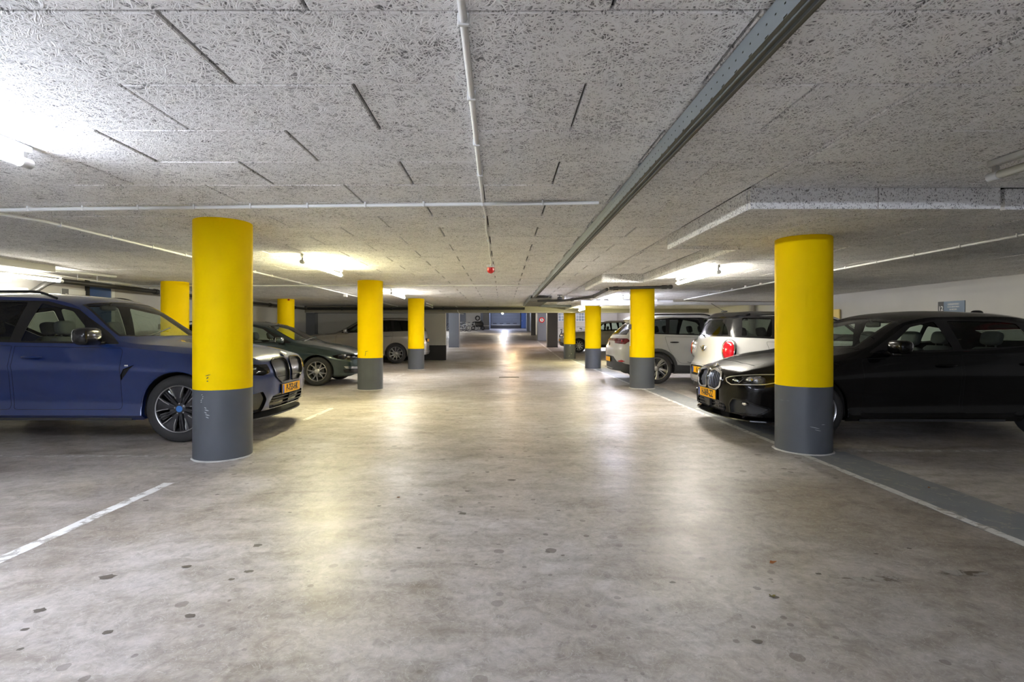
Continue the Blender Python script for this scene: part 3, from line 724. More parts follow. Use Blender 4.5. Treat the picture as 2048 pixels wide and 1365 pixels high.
# ================================================================== far end
z70 = floor_z(70)
gd = empty('garage_door', (.44, 70.0, z70), 0, 'grey-blue overhead garage door at the top of the ramp', 'garage door')
for k in range(4):
    p_ = obj('panel', B(-2.0, 2.0, .0, .05, .45+.42*k, .45+.42*k+.412, .006), M['garagedoor'], gd)
    if k == 0:
        for j in range(4): obj('window_slot', B(-1.75+.92*j, -1.25+.92*j, -.01, .01, .60, .70, .004), M['darkslot'], gd)
obj('dark_bottom_strip', B(-2.0, 2.0, .02, .06, .0, .44), M['darkslot'], gd)  # near-black sheet filling the dark band below the door panels
obj('bottom_rail', B(-2.0, 2.0, -.02, .02, .43, .47), M['steel'], gd)
for s in (-1, 1): obj('side_track', B(s*2.03-.03, s*2.03+.03, -.05, .1, 0, 2.2), M['darkslot'], gd)
d2 = tag(obj('door_2', B(2.55, 3.18, 69.8, 69.86, z70, z70+2.15, .004), M['bluedoor']), 'blue door right of the garage door', kind='structure')
obj('door_handle', B(2.62, 2.74, 69.74, 69.8, z70+1.0, z70+1.05, .01), M['steel'], d2)
d3 = tag(obj('door_3', B(-2.45, -1.7, 63.93, 63.99, floor_z(64), floor_z(64)+2.2, .004), M['signgrey']), 'dark grey roller door panel left of the garage door', kind='structure')
obj('frame', B(-2.5, -1.65, 63.9, 63.93, floor_z(64)+.45, floor_z(64)+.5), M['steel'], d3)
# glass block windows in the cross wall
def glass_block_window(n, x0, nx, z0, nz, s=.2):
    wn = tag(obj('window_%d' % n, B(x0-.02, x0+nx*s+.02, 37.97, 38.01, z0-.02, z0+nz*s+.02), M['mortar']), 'glass block window in the white cross wall', kind='structure')
    me = None
    for i in range(nx):
        for k in range(nz):
            if me is None:
                bm = B(-s/2+.018, s/2-.018, -.03, .01, -s/2+.018, s/2-.018, .012); me = bpy.data.meshes.new('glass_block'); bm.to_mesh(me); bm.free(); me.materials.append(M['glassblock'])
            o = bpy.data.objects.new('glass_block', me); COL.objects.link(o); o.parent = wn; o.location = (x0+(i+.5)*s, 37.97, z0+(k+.5)*s)
glass_block_window(1, 5.45, 4, 1.99, 4); glass_block_window(2, 4.15, 4, 1.99, 4)
def ring_tyre(x, y, z, r, m, label, nm, cat):
    o = obj(nm, tube(bmesh.new(), [(r*math.cos(a), 0, r*math.sin(a)) for a in [2*math.pi*k/24 for k in range(25)]], .06, 8, False), m, None, True)
    o.location = (x, y, z); tag(o, label, cat)
ring_tyre(-3.12, 63.86, 2.9, .25, M['blackpipe'], 'black tyre hanging on the far white wall', 'hanging_tyre', 'tyre')

def bicycle(x, y, rz, col, label, s=1.0, lean=.05):
    z = floor_z(y)
    c = empty('bicycle', (x, y, z), rz, label, 'bicycle', 'bicycles parked in the garage'); c.rotation_euler = (lean, 0, rz); c.scale = (s,)*3
    m = mat('bicycle_paint', col, .35, coat=.5)
    for k, wx in enumerate((-.52, .52)):
        wh = obj('wheel', tube(bmesh.new(), [(wx+.33*math.cos(a), 0, .34+.33*math.sin(a)) for a in [2*math.pi*i/28 for i in range(29)]], .026, 6, False), M['tyre'], c, True)
        bm = bmesh.new()
        tube(bm, [(wx+.31*math.cos(a), 0, .34+.31*math.sin(a)) for a in [2*math.pi*i/28 for i in range(29)]], .010, 5, False)
        for i in range(9): a = math.pi*2*i/9; tube(bm, [(wx, 0, .34), (wx+.31*math.cos(a), 0, .34+.31*math.sin(a))], .003, 4)
        obj('rim', bm, M['rim'], wh)
    bm = bmesh.new()
    for a, b in (((-.52, 0, .34), (-.08, 0, .32)), ((-.08, 0, .32), (-.22, 0, .82)), ((-.22, 0, .78), (.34, 0, .80)), ((-.08, 0, .32), (.36, 0, .70)), ((-.52, 0, .34), (-.2, 0, .76)), ((.33, 0, .92), (.40, 0, .62)), ((.40, 0, .62), (.52, 0, .34))): tube(bm, [a, b], .018, 8)
    obj('frame', bm, m, c, True)
    obj('saddle', blob(bmesh.new(), (-.24, 0, .90), (.26, .15, .07), .7), M['plastic'], c, True)
    obj('handlebar', tube(bmesh.new(), bend([(.18, -.28, .98), (.36, -.20, 1.0), (.36, .20, 1.0), (.18, .28, .98)], .08), .013, 8), M['chrome'], c, True)
    obj('crank', tube(bmesh.new(), [(-.08, -.1, .32), (-.08, .1, .32)], .06, 12), M['steel'], c, True)
    obj('mudguard', tube(bmesh.new(), [(-.52+.36*math.cos(a), 0, .34+.36*math.sin(a)) for a in [R(20+15*i) for i in range(11)]], .014, 5), m, c, True)
bicycle(-4.15, 56.5, R(-25), (.35, .35, .36), 'pale bicycle parked at the left of the ramp, front wheel out')
bicycle(-4.6, 57.3, R(-40), (.02, .02, .02), 'black bicycle behind the pale one at the left', 1.05)
bicycle(-3.7, 60.5, R(5), (.55, .55, .5), 'light grey bicycle before the far white wall', 1.05)
bicycle(-6.1, 58.8, R(-60), (.03, .05, .10), 'dark blue bicycle farthest left in the row', 1.0)
bicycle(3.95, 34.6, R(80), (.02, .02, .02), 'black bicycle right of the ramp pillars', 1.0)
bicycle(5.25, 34.5, R(75), (.06, .02, .02), 'dark bicycle with folded bars behind the beige car', 1.1)

# covered scooter in front of the white wall
def scooter(x, y):
    c = empty('covered_scooter', (x, y, floor_z(y)), R(12), 'dark covered scooter standing before the far white wall', 'scooter')
    bm = bmesh.new(); blob(bm, (0, 0, .72), (1.5, .6, .72), .7); blob(bm, (.42, 0, 1.02), (.34, .62, .34), .7); obj('cover', bm, M['blackpipe'], c, True)
    for s in (-1, 1): obj('wheel', tube(bmesh.new(), [(s*.6+.2*math.cos(a), 0, .26+.2*math.sin(a)) for a in [2*math.pi*k/18 for k in range(19)]], .06, 8, False), M['tyre'], c, True)
scooter(-2.95, 61.6)
# small boxes and a valve among the ceiling services
o = obj('junction_box', B(-.05, .05, -.05, .05, -.07, 0, .008), M['conduit']); o.location = (-4.28, 13.95, H-.035); tag(o, 'small white junction box where the slanting conduit meets the lamp glow', 'junction box')
v = empty('valve', (1.62, 14.47, 2.15), 0, 'black stop valve with T handle on the pipe beside the cable tray', 'valve')
obj('valve_body', blob(bmesh.new(), (0, 0, -.02), (.14, .10, .11), .7), M['plastic'], v, True)
obj('handle', tube(tube(bmesh.new(), [(0, 0, 0), (0, 0, .085)], .012, 8), [(-.07, 0, .085), (.07, 0, .085)], .009, 8), M['plastic'], v)

# ================================================================== cars
def pch(xs, ys, x):
    """monotone cubic interpolation"""
    xs = np.array(xs, float); ys = np.array(ys, float); h = np.diff(xs); d = np.diff(ys)/h
    m = np.zeros(len(xs)); m[0] = d[0]; m[-1] = d[-1]
    for i in range(1, len(xs)-1):
        if d[i-1]*d[i] > 0:
            w1, w2 = 2*h[i]+h[i-1], h[i]+2*h[i-1]; m[i] = (w1+w2)/(w1/d[i-1]+w2/d[i])
    x = np.clip(x, xs[0], xs[-1]); i = np.clip(np.searchsorted(xs, x)-1, 0, len(h)-1)
    t = (x-xs[i])/h[i]
    return ((1+2*t)*(1-t)**2*ys[i]+t*(1-t)**2*h[i]*m[i]+t*t*(3-2*t)*ys[i+1]+t*t*(t-1)*h[i]*m[i+1])
def rnd_poly(p, r=.03, n=3):
    out = []; N = len(p); rr_ = r if isinstance(r, (list, tuple)) else [r]*N
    for i in range(N):
        a, b, c = Vector(p[i-1]), Vector(p[i]), Vector(p[(i+1) % N])
        q = min(rr_[i], (a-b).length*.45, (c-b).length*.45)
        if q < .004: out.append(tuple(b)); continue
        s, e = b+(a-b).normalized()*q, b+(c-b).normalized()*q
        for k in range(n+1):
            t = k/n; v = s*(1-t)**2+b*2*t*(1-t)+e*t*t; out.append((v.x, v.y))
    return out
def inset_poly(p, d):
    N = len(p); ar = sum(p[i][0]*p[(i+1) % N][1]-p[(i+1) % N][0]*p[i][1] for i in range(N)); sg = 1 if ar > 0 else -1
    out = []
    for i in range(N):
        a, b, c = Vector(p[i-1]), Vector(p[i]), Vector(p[(i+1) % N])
        e, f = (b-a).normalized(), (c-b).normalized()
        n1, n2 = Vector((-e.y, e.x))*sg, Vector((-f.y, f.x))*sg
        m_ = (n1+n2); k = m_.dot(n1)
        out.append(tuple(b+m_*(d/max(k, .45))))
    return out
AX = {'y': (0, 2), 'x': (1, 2), 'z': (0, 1)}
def pip(p, poly):
    x, y = p; c = False; N = len(poly)
    for i in range(N):
        x1, y1 = poly[i]; x2, y2 = poly[i-1]
        if (y1 > y) != (y2 > y) and x < (x2-x1)*(y-y1)/(y2-y1)+x1: c = not c
    return c
def cut(bm, axis, poly, region=None, pool=None):
    i, j = AX[axis]; xs = [p[0] for p in poly]; ys = [p[1] for p in poly]
    bb = (min(xs)-.001, max(xs)+.001, min(ys)-.001, max(ys)+.001)
    def hit(f, q):
        a = [v.co[i] for v in f.verts]; b = [v.co[j] for v in f.verts]
        return max(a) > q[0] and min(a) < q[1] and max(b) > q[2] and min(b) < q[3]
    cand = [f for f in (pool if pool is not None else bm.faces) if hit(f, bb) and (region is None or region(f))]
    N = len(poly)
    for k in range(N):
        a, b = poly[k], poly[(k+1) % N]
        q = (min(a[0], b[0])-.0005, max(a[0], b[0])+.0005, min(a[1], b[1])-.0005, max(a[1], b[1])+.0005)
        sub = [f for f in cand if hit(f, q)]
        if not sub: continue
        ss = set(sub); rest = [f for f in cand if f not in ss]
        nrm = Vector((0, 0, 0)); nrm[i] = -(b[1]-a[1]); nrm[j] = b[0]-a[0]
        if nrm.length < 1e-6: continue
        co = Vector((0, 0, 0)); co[i] = a[0]; co[j] = a[1]
        es = {e for f in sub for e in f.edges}; vs = {v for f in sub for v in f.verts}
        r = bmesh.ops.bisect_plane(bm, geom=list(vs)+list(es)+sub, plane_co=co, plane_no=nrm.normalized(), dist=2e-5)
        new = [f for f in r['geom'] if isinstance(f, bmesh.types.BMFace) and f.is_valid]
        cand = [f for f in rest if f.is_valid]+new
    res = []
    for f in set(cand):
        c = f.calc_center_median()
        if pip((c[i], c[j]), poly): res.append(f)
    return res
def take(bm, faces, remove=True):
    nb = bmesh.new(); mp = {}
    for f in faces:
        vs = []
        for v in f.verts:
            if v not in mp: mp[v] = nb.verts.new(v.co)
            vs.append(mp[v])
        try: nb.faces.new(vs)
        except ValueError: pass
    nb.normal_update()
    if remove: bmesh.ops.delete(bm, geom=list(faces), context='FACES')
    return nb
def push(nb, d):
    nb.normal_update()
    for v, n in [(v, v.normal.copy()) for v in nb.verts]: v.co += n*d
    return nb
def thick(nb, d):
    """move the patch by d along its normals keeping side walls (d<0: recess, d>0: raise)"""
    nb.normal_update(); nn = {v.index: None for v in nb.verts}; nb.verts.index_update()
    norms = [v.normal.copy() for v in nb.verts]; orig = list(nb.verts); of = list(nb.faces)
    be = [e for e in nb.edges if len(e.link_faces) == 1]
    new = {}
    for e in be:
        for v in e.verts:
            if v not in new: new[v] = nb.verts.new(v.co)
    for v, n in zip(orig, norms): v.co += n*d
    for e in be:
        a, b = e.verts
        try: nb.faces.new((a, b, new[b], new[a]))
        except ValueError: pass
    return nb
def mirror_into(nb):
    vs = list(nb.verts); fs = list(nb.faces); mp = {}
    for v in vs: mp[v] = v if abs(v.co.y) < 1e-4 else nb.verts.new((v.co.x, -v.co.y, v.co.z))
    for f in fs:
        try: nb.faces.new([mp[v] for v in f.verts][::-1])
        except ValueError: pass
    return nb
def mirrored(nb):
    c = nb.copy()
    for v in c.verts: v.co.y *= -1
    bmesh.ops.reverse_faces(c, faces=c.faces[:]); return c

class Car:
    def __init__(s, name, label, loc, rz, L, spec, body, group=None, roll=0):
        s.root = empty(name, loc, rz, label, 'car', group); s.root.rotation_euler = (roll, 0, rz)
        LC[0] = L; s.L = L; s.sp = spec; s.m = body; s.skin()
    def x(s, u): return s.L/2-u
    def P(s, poly): return [(s.x(u), z) for u, z in poly]
    def skin(s):
        sp, L = s.sp, s.L
        us = [0, .008, .025, .05]+list(np.linspace(.09, L-.09, int(L/.095)))+[L-.05, L-.025, L-.008, L]
        us = np.array(us)
        T = lambda key, c: pch([p[0] for p in sp[key]], [p[c] for p in sp[key]], us)
        W = T('W', 1); zb = sp['zb'] if 'zbl' not in sp else T('zbl', 1); zb = np.broadcast_to(zb, us.shape)
        by, bz = T('belt', 1), T('belt', 2); ey, ez = T('edge', 1), T('edge', 2); tz = T('top', 1)
        nt = sp.get('n', 2.6); side = sp['side']          # [(t 0..1 rocker->belt, inset)]
        ns = 15; st = np.linspace(0, 1, ns); sin = pch([p[0] for p in side], [p[1] for p in side], st)
        ne = 7; na = 12
        rows = []
        for k, u in enumerate(us):
            pts = []
            for t, ins in zip(st, sin):
                z = zb[k]+(bz[k]-zb[k])*t
                blend = max(0, (t-.80)/.20)**1.6
                y = (W[k]-ins)*(1-blend)+min(by[k], W[k]-ins+.0)*blend
                pts.append((y, z))
            y0, z0 = pts[-1]
            for q in range(1, ne+1):
                t = q/ne; y = y0+(ey[k]-y0)*t; z = bz[k]+(ez[k]-bz[k])*t
                bul = sp.get('bulge', .018)*math.sin(math.pi*t)*min(1, (ez[k]-bz[k])/.3) if ez[k] > bz[k] else 0
                pts.append((y+bul, z))
            for q in range(1, na+1):
                t = (q/na)**1.0; y = ey[k]*math.cos(t*math.pi/2)**.9 if q < na else 0.0
                z = ez[k]+(tz[k]-ez[k])*(1-(y/ey[k])**nt); pts.append((y, z))
            rows.append(pts)
        # edge rounding at both ends
        rr = sp.get('round', .05)
        for k, u in enumerate(us):
            e = min(u, L-u)
            if e < rr:
                ins = rr*(1-math.sqrt(max(0, 1-(1-e/rr)**2)))
                zc_ = (zb[k]+tz[k])/2; hz = (tz[k]-zb[k])/2; wy = W[k]
                rows[k] = [(y*(1-ins/wy), zc_+(z-zc_)*(1-ins/hz)) for y, z in rows[k]]
        nps = len(rows[0]); W0 = max(W)
        pf, pr = sp['front'], sp['rear']; af, ar = sp['af'], sp['ar']; ff, fr = sp.get('fall', (.8, 1.0))
        def warp(u, y, z):
            u2 = u
            if u < ff:
                q = 1-u/ff; w_ = q*q*(3-2*q)
                F = float(pch([p[0] for p in pf], [p[1] for p in pf], np.array([z]))[0])+af*(abs(y)/W0)**sp.get('pe', 3.2); u2 = u+F*w_
            if L-u < fr:
                q = 1-(L-u)/fr; w_ = q*q*(3-2*q)
                F = float(pch([p[0] for p in pr], [p[1] for p in pr], np.array([z]))[0])+ar*(abs(y)/W0)**sp.get('pe', 3.2); u2 = u2-F*w_
            return (s.x(u2), y, z)
        bm = bmesh.new()
        V = [[bm.verts.new(warp(u, y, z)) for y, z in rows[k]] for k, u in enumerate(us)]
        for a, b in zip(V, V[1:]):
            for q in range(nps-1): bm.faces.new((a[q], a[q+1], b[q+1], b[q]))
        # caps: transfinite patch; side rows = ns-1+ne segments, top = na segments
        nsd = ns+ne-1
        for k, rev in ((0, False), (len(us)-1, True)):
            u = us[k]; P_ = rows[k]; zb0, zt0 = P_[0][1], P_[-1][1]; grid = []
            ztop = [P_[nsd+q] for q in range(na+1)]
            for i in range(nsd+1):
                t = i/nsd; row = []
                zi = P_[i][1]; tt = (zi-zb0)/(P_[nsd][1]-zb0)
                for j in range(na+1):
                    f = ztop[j][0]/ztop[0][0]
                    # side curve point scaled toward centre, height morph toward the top arc
                    y = P_[i][0]*f; z = zb0+(ztop[j][1]-zb0)*tt
                    if j == 0: row.append(V[k][i])
                    elif i == nsd: row.append(V[k][nsd+j])
                    else: row.append(bm.verts.new(warp(u, y, z)))
                grid.append(row)
            for i in range(nsd):
                for j in range(na):
                    f4 = (grid[i][j], grid[i][j+1], grid[i+1][j+1], grid[i+1][j])
                    try: bm.faces.new(f4 if not rev else f4[::-1])
                    except ValueError: pass
        bmesh.ops.recalc_face_normals(bm, faces=bm.faces[:])
        # outward test
        fs = [f for f in bm.faces if abs(f.calc_center_median().x) < .5 and f.calc_center_median().y > W0*.85]
        if fs and sum(f.normal.y for f in fs) < 0: bmesh.ops.reverse_faces(bm, faces=bm.faces[:])
        s.bm = bm; s.W0 = W0
    side_reg = staticmethod(lambda f: f.calc_center_median().y > .3)
    def emit(s, name, nb, m, mode='M', parent=None, label=None, ang=38):
        """mode M: merged mirrored; LR: two objects"""
        out = []
        if len(nb.faces) == 0: nb.free(); return [None, None]
        if mode == 'M':
            mirror_into(nb); out.append(obj(name, nb, m, parent or s.root, True, ang=ang))
        else:
            c = mirrored(nb); pa = parent or (s.root, s.root)
            if not isinstance(pa, (tuple, list)): pa = (pa, pa)
            out = [obj(name, nb, m, pa[0], True, ang=ang), obj(name, c, m, pa[1], True, ang=ang)]
        if label:
            for o in out: o['label'] = label
        return out
    # side panel with a dark gap around it
    def sidepanel(s, name, poly, m=None, gap=.004, r=.04):
        P_ = rnd_poly(s.P(poly), r)
        fs = cut(s.bm, 'y', P_, s.side_reg)
        inn = cut(s.bm, 'y', inset_poly(P_, gap), s.side_reg, fs); si = set(inn)
        allf = [f for f in s.bm.faces if f in si]; 
        cur = cut(s.bm, 'y', P_, s.side_reg)
        inn_now = [f for f in cur if pip((f.calc_center_median().x, f.calc_center_median().z), inset_poly(P_, gap))]
        ss = set(inn_now); gapf = [f for f in cur if f not in ss]
        g = take(s.bm, gapf, False); panel = take(s.bm, inn_now, False)
        bmesh.ops.delete(s.bm, geom=list(cur), context='FACES')
        if not hasattr(s, 'gaps'): s.gaps = bmesh.new()
        thick(g, -.006)
        mp = {v: s.gaps.verts.new(v.co) for v in g.verts}
        for f in g.faces:
            try: s.gaps.faces.new([mp[v] for v in f.verts])
            except ValueError: pass
        g.free(); s.panels = getattr(s, 'panels', []) ; return panel
    def glazing(s, dlo, panes, tints, trim_m, parents=None, r=.03, frame='window_trim'):
        P_ = rnd_poly(s.P(dlo), r); fs = cut(s.bm, 'y', P_, s.side_reg); tb = take(s.bm, fs)
        for k, p in enumerate(panes):
            Q = rnd_poly(s.P(p), .02, 2); f2 = cut(tb, 'y', Q); gb = take(tb, f2); push(gb, -.004)
            s.emit('window_pane', gb, tints[k], 'LR', parents[k] if parents else None)
        push(tb, .002); s.emit(frame, tb, trim_m, 'LR')
    def windscreen(s, poly, m, name='windscreen', trim=None, axis='z', inset=.025, region=None, r=.06):
        """poly half outline in (x|u, y) with y>=0 touching 0 at centre"""
        P_ = [(s.x(u), y) for u, y in poly] if axis == 'z' else poly
        reg = region or (lambda f: f.normal.z > .15)
        fs = cut(s.bm, axis, P_, reg); tb = take(s.bm, fs)
        Q = []
        for (a, b) in P_: Q.append((a, b))
        cx = sum(p[0] for p in P_)/len(P_)
        if axis == 'z': Qi = [(cx+(a-cx)*(1-inset*2/abs(max(p[0] for p in P_)-min(p[0] for p in P_))), b-inset if b > .01 else b-.01) for a, b in P_]
        else:
            cz = sum(p[1] for p in P_)/len(P_); hh = max(p[1] for p in P_)-min(p[1] for p in P_)
            Qi = [(a-inset if a > .01 else a-.01, cz+(b-cz)*(1-inset*2/hh)) for a, b in P_]
        f2 = cut(tb, axis, Qi); gb = take(tb, f2); push(gb, -.003)
        s.emit(name, gb, m); s.emit(name+'_surround', tb, trim or M['gloss'])
    def feature(s, name, axis, poly, m, d=0, mode='M', region=None, r=.02, n=3, parent=None, label=None, straight=False):
        P_ = rnd_poly(poly, r, n); fs = cut(s.bm, axis, P_, region); nb = take(s.bm, fs)
        if len(nb.faces) == 0: nb.free(); return None
        if d: thick(nb, d)
        return s.emit(name, nb, m, mode, parent, label)
    def ring(s, name, axis, poly, wd, m, m_in, name_in, d_in, region, r=.02, mode='LR', d=.012, slats=None):
        P_ = rnd_poly(poly, r); I_ = inset_poly(P_, wd)
        fs = cut(s.bm, axis, P_, region); nb = take(s.bm, fs)
        inn = take(nb, cut(nb, axis, I_)); thick(inn, d_in); thick(nb, d)
        a = s.emit(name, nb, m, mode); b = s.emit(name_in, inn, m_in, mode)
        return a, b
    def arch(s, u, r, z=None, flat=None):
        c = (s.x(u), z if z is not None else r-.03); pts = []
        a0 = -math.pi*.16
        for k in range(25):
            a = a0+(math.pi-2*a0)*k/24; pts.append((c[0]+r*math.cos(a), c[1]+r*math.sin(a)))
        fs = cut(s.bm, 'y', pts, s.side_reg)
        # also clear anything below the arch ends
        bmesh.ops.delete(s.bm, geom=fs, context='FACES')
        lip = bmesh.new(); W_ = s.W0
        # lip follows the hole boundary
        es = [e for e in s.bm.edges if len(e.link_faces) == 1 and all(abs(math.hypot(v.co.x-c[0], v.co.z-c[1])-r) < .012 and v.co.y > .4 and v.co.z > s.sp['zb']+.005 for v in e.verts)]
        nv = {}
        for e in es:
            for v in e.verts:
                if v not in nv:
                    q = Vector((c[0], 0, c[1])); rad = Vector((v.co.x, 0, v.co.z))-q; rad.normalize()
                    nv[v] = (s.bm.verts.new(v.co+rad*-.012+Vector((0, -.006, 0))), s.bm.verts.new(v.co+rad*-.008+Vector((0, -.06, 0))))
        for e in es:
            a, b = e.verts
            try:
                s.bm.faces.new((a, b, nv[b][0], nv[a][0])); s.bm.faces.new((nv[a][0], nv[b][0], nv[b][1], nv[a][1]))
            except ValueError: pass
        w = bmesh.new(); ra = []
        for k in range(19):
            a = -.2+(math.pi+.4)*k/18
            ra.append([w.verts.new((c[0]+r*.985*math.cos(a), y, c[1]+r*.985*math.sin(a))) for y in (W_-.05, W_-.38)])
        for p, q in zip(ra, ra[1:]): w.faces.new((p[0], p[1], q[1], q[0]))
        w.faces.new([p[1] for p in ra])
        s.emit('wheel_well', w, M['well'], 'LR')
    def cladding(s, u, r, wd, m, z=None):
        c = (s.x(u), z if z is not None else r-.03); pts = []
        for k in range(21):
            a = -.5+(math.pi+1.0)*k/20; pts.append((c[0]+(r+wd)*math.cos(a), c[1]+(r+wd)*math.sin(a)))
        fs = cut(s.bm, 'y', pts, s.side_reg); nb = take(s.bm, fs)
        hole = [(c[0]+r*math.cos(-.5+(math.pi+1.0)*k/20), c[1]+r*math.sin(-.5+(math.pi+1.0)*k/20)) for k in range(21)]
        bmesh.ops.delete(nb, geom=cut(nb, 'y', hole), context='FACES'); push(nb, .008); s.emit('arch_cladding', nb, m, 'LR')
    def wheels(s, us, r, rim_r, style, wid=.225, track=None):
        tw = track or s.W0-.045
        proto = None
        for u in us:
            for sd in (1, -1):
                if proto is None:
                    proto = make_wheel(r, rim_r, style, wid); proto.parent = s.root; o = proto
                else: o = copy_tree(proto, s.root)
                o.location = (s.x(u), sd*tw, r); o.rotation_euler = (0, random.uniform(0, 6.28) if 0 else .13*u, 0 if sd > 0 else math.pi)
    def finish_body(s, label=None):
        s.body = s.emit('body', s.bm, s.m, 'M', ang=32)[0]
        if hasattr(s, 'gaps'): s.emit('panel_gaps', s.gaps, M['well'], 'LR')
        zb = s.sp['zb']; W_ = s.W0; L = s.L
        bm = bmesh.new(); box(bm, -L/2+.35, L/2-.35, -W_+.42, W_-.42, zb-.02, zb+.06); box(bm, -L/2+s.sp.get('wi', (1.35, 1.35))[1], L/2-s.sp.get('wi', (1.35, 1.35))[0], -W_+.07, W_-.07, zb+.0, zb+.05)
        obj('underbody', bm, M['plastic'], s.root)
    def interior(s, u0, u1, zf, zbelt, rows=((2.15, .38), (3.0, .38)), roof=1.45, light=False):
        """dark cabin tub, dashboard, seats with head rests, steering wheel"""
        W_ = s.W0
        bm = bmesh.new(); x0, x1 = s.x(u1), s.x(u0)
        vs = [bm.verts.new(p) for p in ((x0, -W_+.1, zf), (x1, -W_+.1, zf), (x1, W_-.1, zf), (x0, W_-.1, zf))]
        tp = [bm.verts.new(p) for p in ((x0, -W_+.11, zbelt-.05), (x1, -W_+.13, zbelt-.05), (x1, W_-.13, zbelt-.05), (x0, W_-.11, zbelt-.05))]
        bm.faces.new(vs)
        for k in range(4): bm.faces.new((vs[k], vs[(k+1) % 4], tp[(k+1) % 4], tp[k]))
        obj('cabin_tub', bm, M['cabin'], s.root)
        bm = bmesh.new(); box(bm, s.x(u0+.50), s.x(u0-.05), -W_+.14, W_-.14, zbelt-.22, zbelt-.045, .03)
        obj('dashboard', bm, M['cabin'], s.root)
        bm = bmesh.new(); c = Vector((s.x(u0+.62), .36, zbelt-.10)); n = Vector((-.9, 0, .42)).normalized(); a = Vector((0, 1, 0)); b = n.cross(a)
        tube(bm, [c+(a*math.cos(t)+b*math.sin(t))*.18 for t in [2*math.pi*k/20 for k in range(21)]], .014, 6, False)
        for t in (0, math.pi, -math.pi/2*1.0): tube(bm, [c, c+(a*math.cos(t)+b*math.sin(t))*.17], .012, 5)
        obj('steering_wheel', bm, M['plastic'], s.root, True)
        for (u, y) in rows:
            for sd in (-1, 1):
                bm = bmesh.new(); X = s.x(u)
                blob(bm, (X+.05, sd*y, zf+.22), (.52, .50, .20), .35)
                rot = Matrix.Rotation(R(-14), 3, 'Y')
                blob(bm, (X-.26, sd*y, zbelt-.23), (.15, .46, .60), .4, mtx=rot)
                blob(bm, (X-.345, sd*y, zbelt+.165), (.10, .25, .17), .55, mtx=rot)
                for q in (-.06, .06): tube(bm, [(X-.33, sd*y+q, zbelt+.0), (X-.34, sd*y+q, zbelt+.14)], .008, 5)
                obj('seat', bm, M['seat'], s.root, True)
        bm = bmesh.new(); blob(bm, (s.x(u0+.80), 0, roof-.10), (.05, .24, .07), .5); tube(bm, [(s.x(u0+.78), 0, roof-.08), (s.x(u0+.74), 0, roof+.0)], .012, 6)
        obj('rear_view_mirror', bm, M['plastic'], s.root, True)
    def mirror(s, u, y, z, m, m2=None, dims=(.13, .24, .16)):
        for sd in (1, -1):
            h = obj('side_mirror', blob(bmesh.new(), (s.x(u), sd*(y+dims[1]/2+.05), z+.04), dims, .55, 16), m, s.root, True)
            bm = bmesh.new(); box(bm, s.x(u)-.05, s.x(u)+.045, min(sd*(y-.05), sd*(y+.14)), max(sd*(y-.05), sd*(y+.14)), z-.05, z-.02, .008)
            obj('mirror_arm', bm, m2 or M['gloss'], h)
            bm = bmesh.new(); blob(bm, (s.x(u)-dims[0]/2+.006, sd*(y+dims[1]/2+.05), z+.045), (.02, dims[1]*.86, dims[2]*.80), .5); obj('mirror_glass', bm, M['chrome'], h, True)
    def handle(s, u, z, m, y=None, ln=.22, parents=None, tilt=0):
        y = y or s.W0-.01
        for k, sd in enumerate((1, -1)):
            bm = bmesh.new(); pts = [(s.x(u)-ln/2+ln*t, sd*(y+.035*math.sin(math.pi*t)**.5), z+tilt*(t-.5)) for t in [i/8 for i in range(9)]]
            tube(bm, pts, [.006, .011, .013, .014, .014, .014, .013, .011, .006], 8)
            obj('door_handle', bm, m, (parents[k] if parents and parents[k] else s.root), True)
    def plate(s, txt, xx, z, face=1, tilt=0, wd=.52, ht=.11, y=0):
        """face 1: front (+x), -1: rear"""
        F = Matrix.Translation((xx, y, z)) @ Matrix.Rotation(R(tilt)*-face, 4, 'Y') @ (Matrix(((0, 0, 1, 0), (1, 0, 0, 0), (0, 1, 0, 0), (0, 0, 0, 1))) if face > 0 else Matrix(((0, 0, -1, 0), (-1, 0, 0, 0), (0, 1, 0, 0), (0, 0, 0, 1))))
        bm = B(-wd/2, wd/2, -ht/2, ht/2, 0, .008, .002); bm.transform(F); p = obj('number_plate', bm, M['plate'], s.root)
        bm = B(-wd/2+.004, -wd/2+.045, -ht/2+.004, ht/2-.004, .008, .010); bm.transform(F); obj('blue_band', bm, M['euro'], p)
        bm = B(-wd/2-.008, wd/2+.008, -ht/2-.008, ht/2+.008, -.006, 0); bm.transform(F); obj('plate_holder', bm, M['plastic'], p)
        if txt: text_obj('plate_lettering', txt, ht*1.08, M['platetext'], p, F @ Matrix.Translation((.02, -.001, .0095)), .72*wd/.52)
        return p

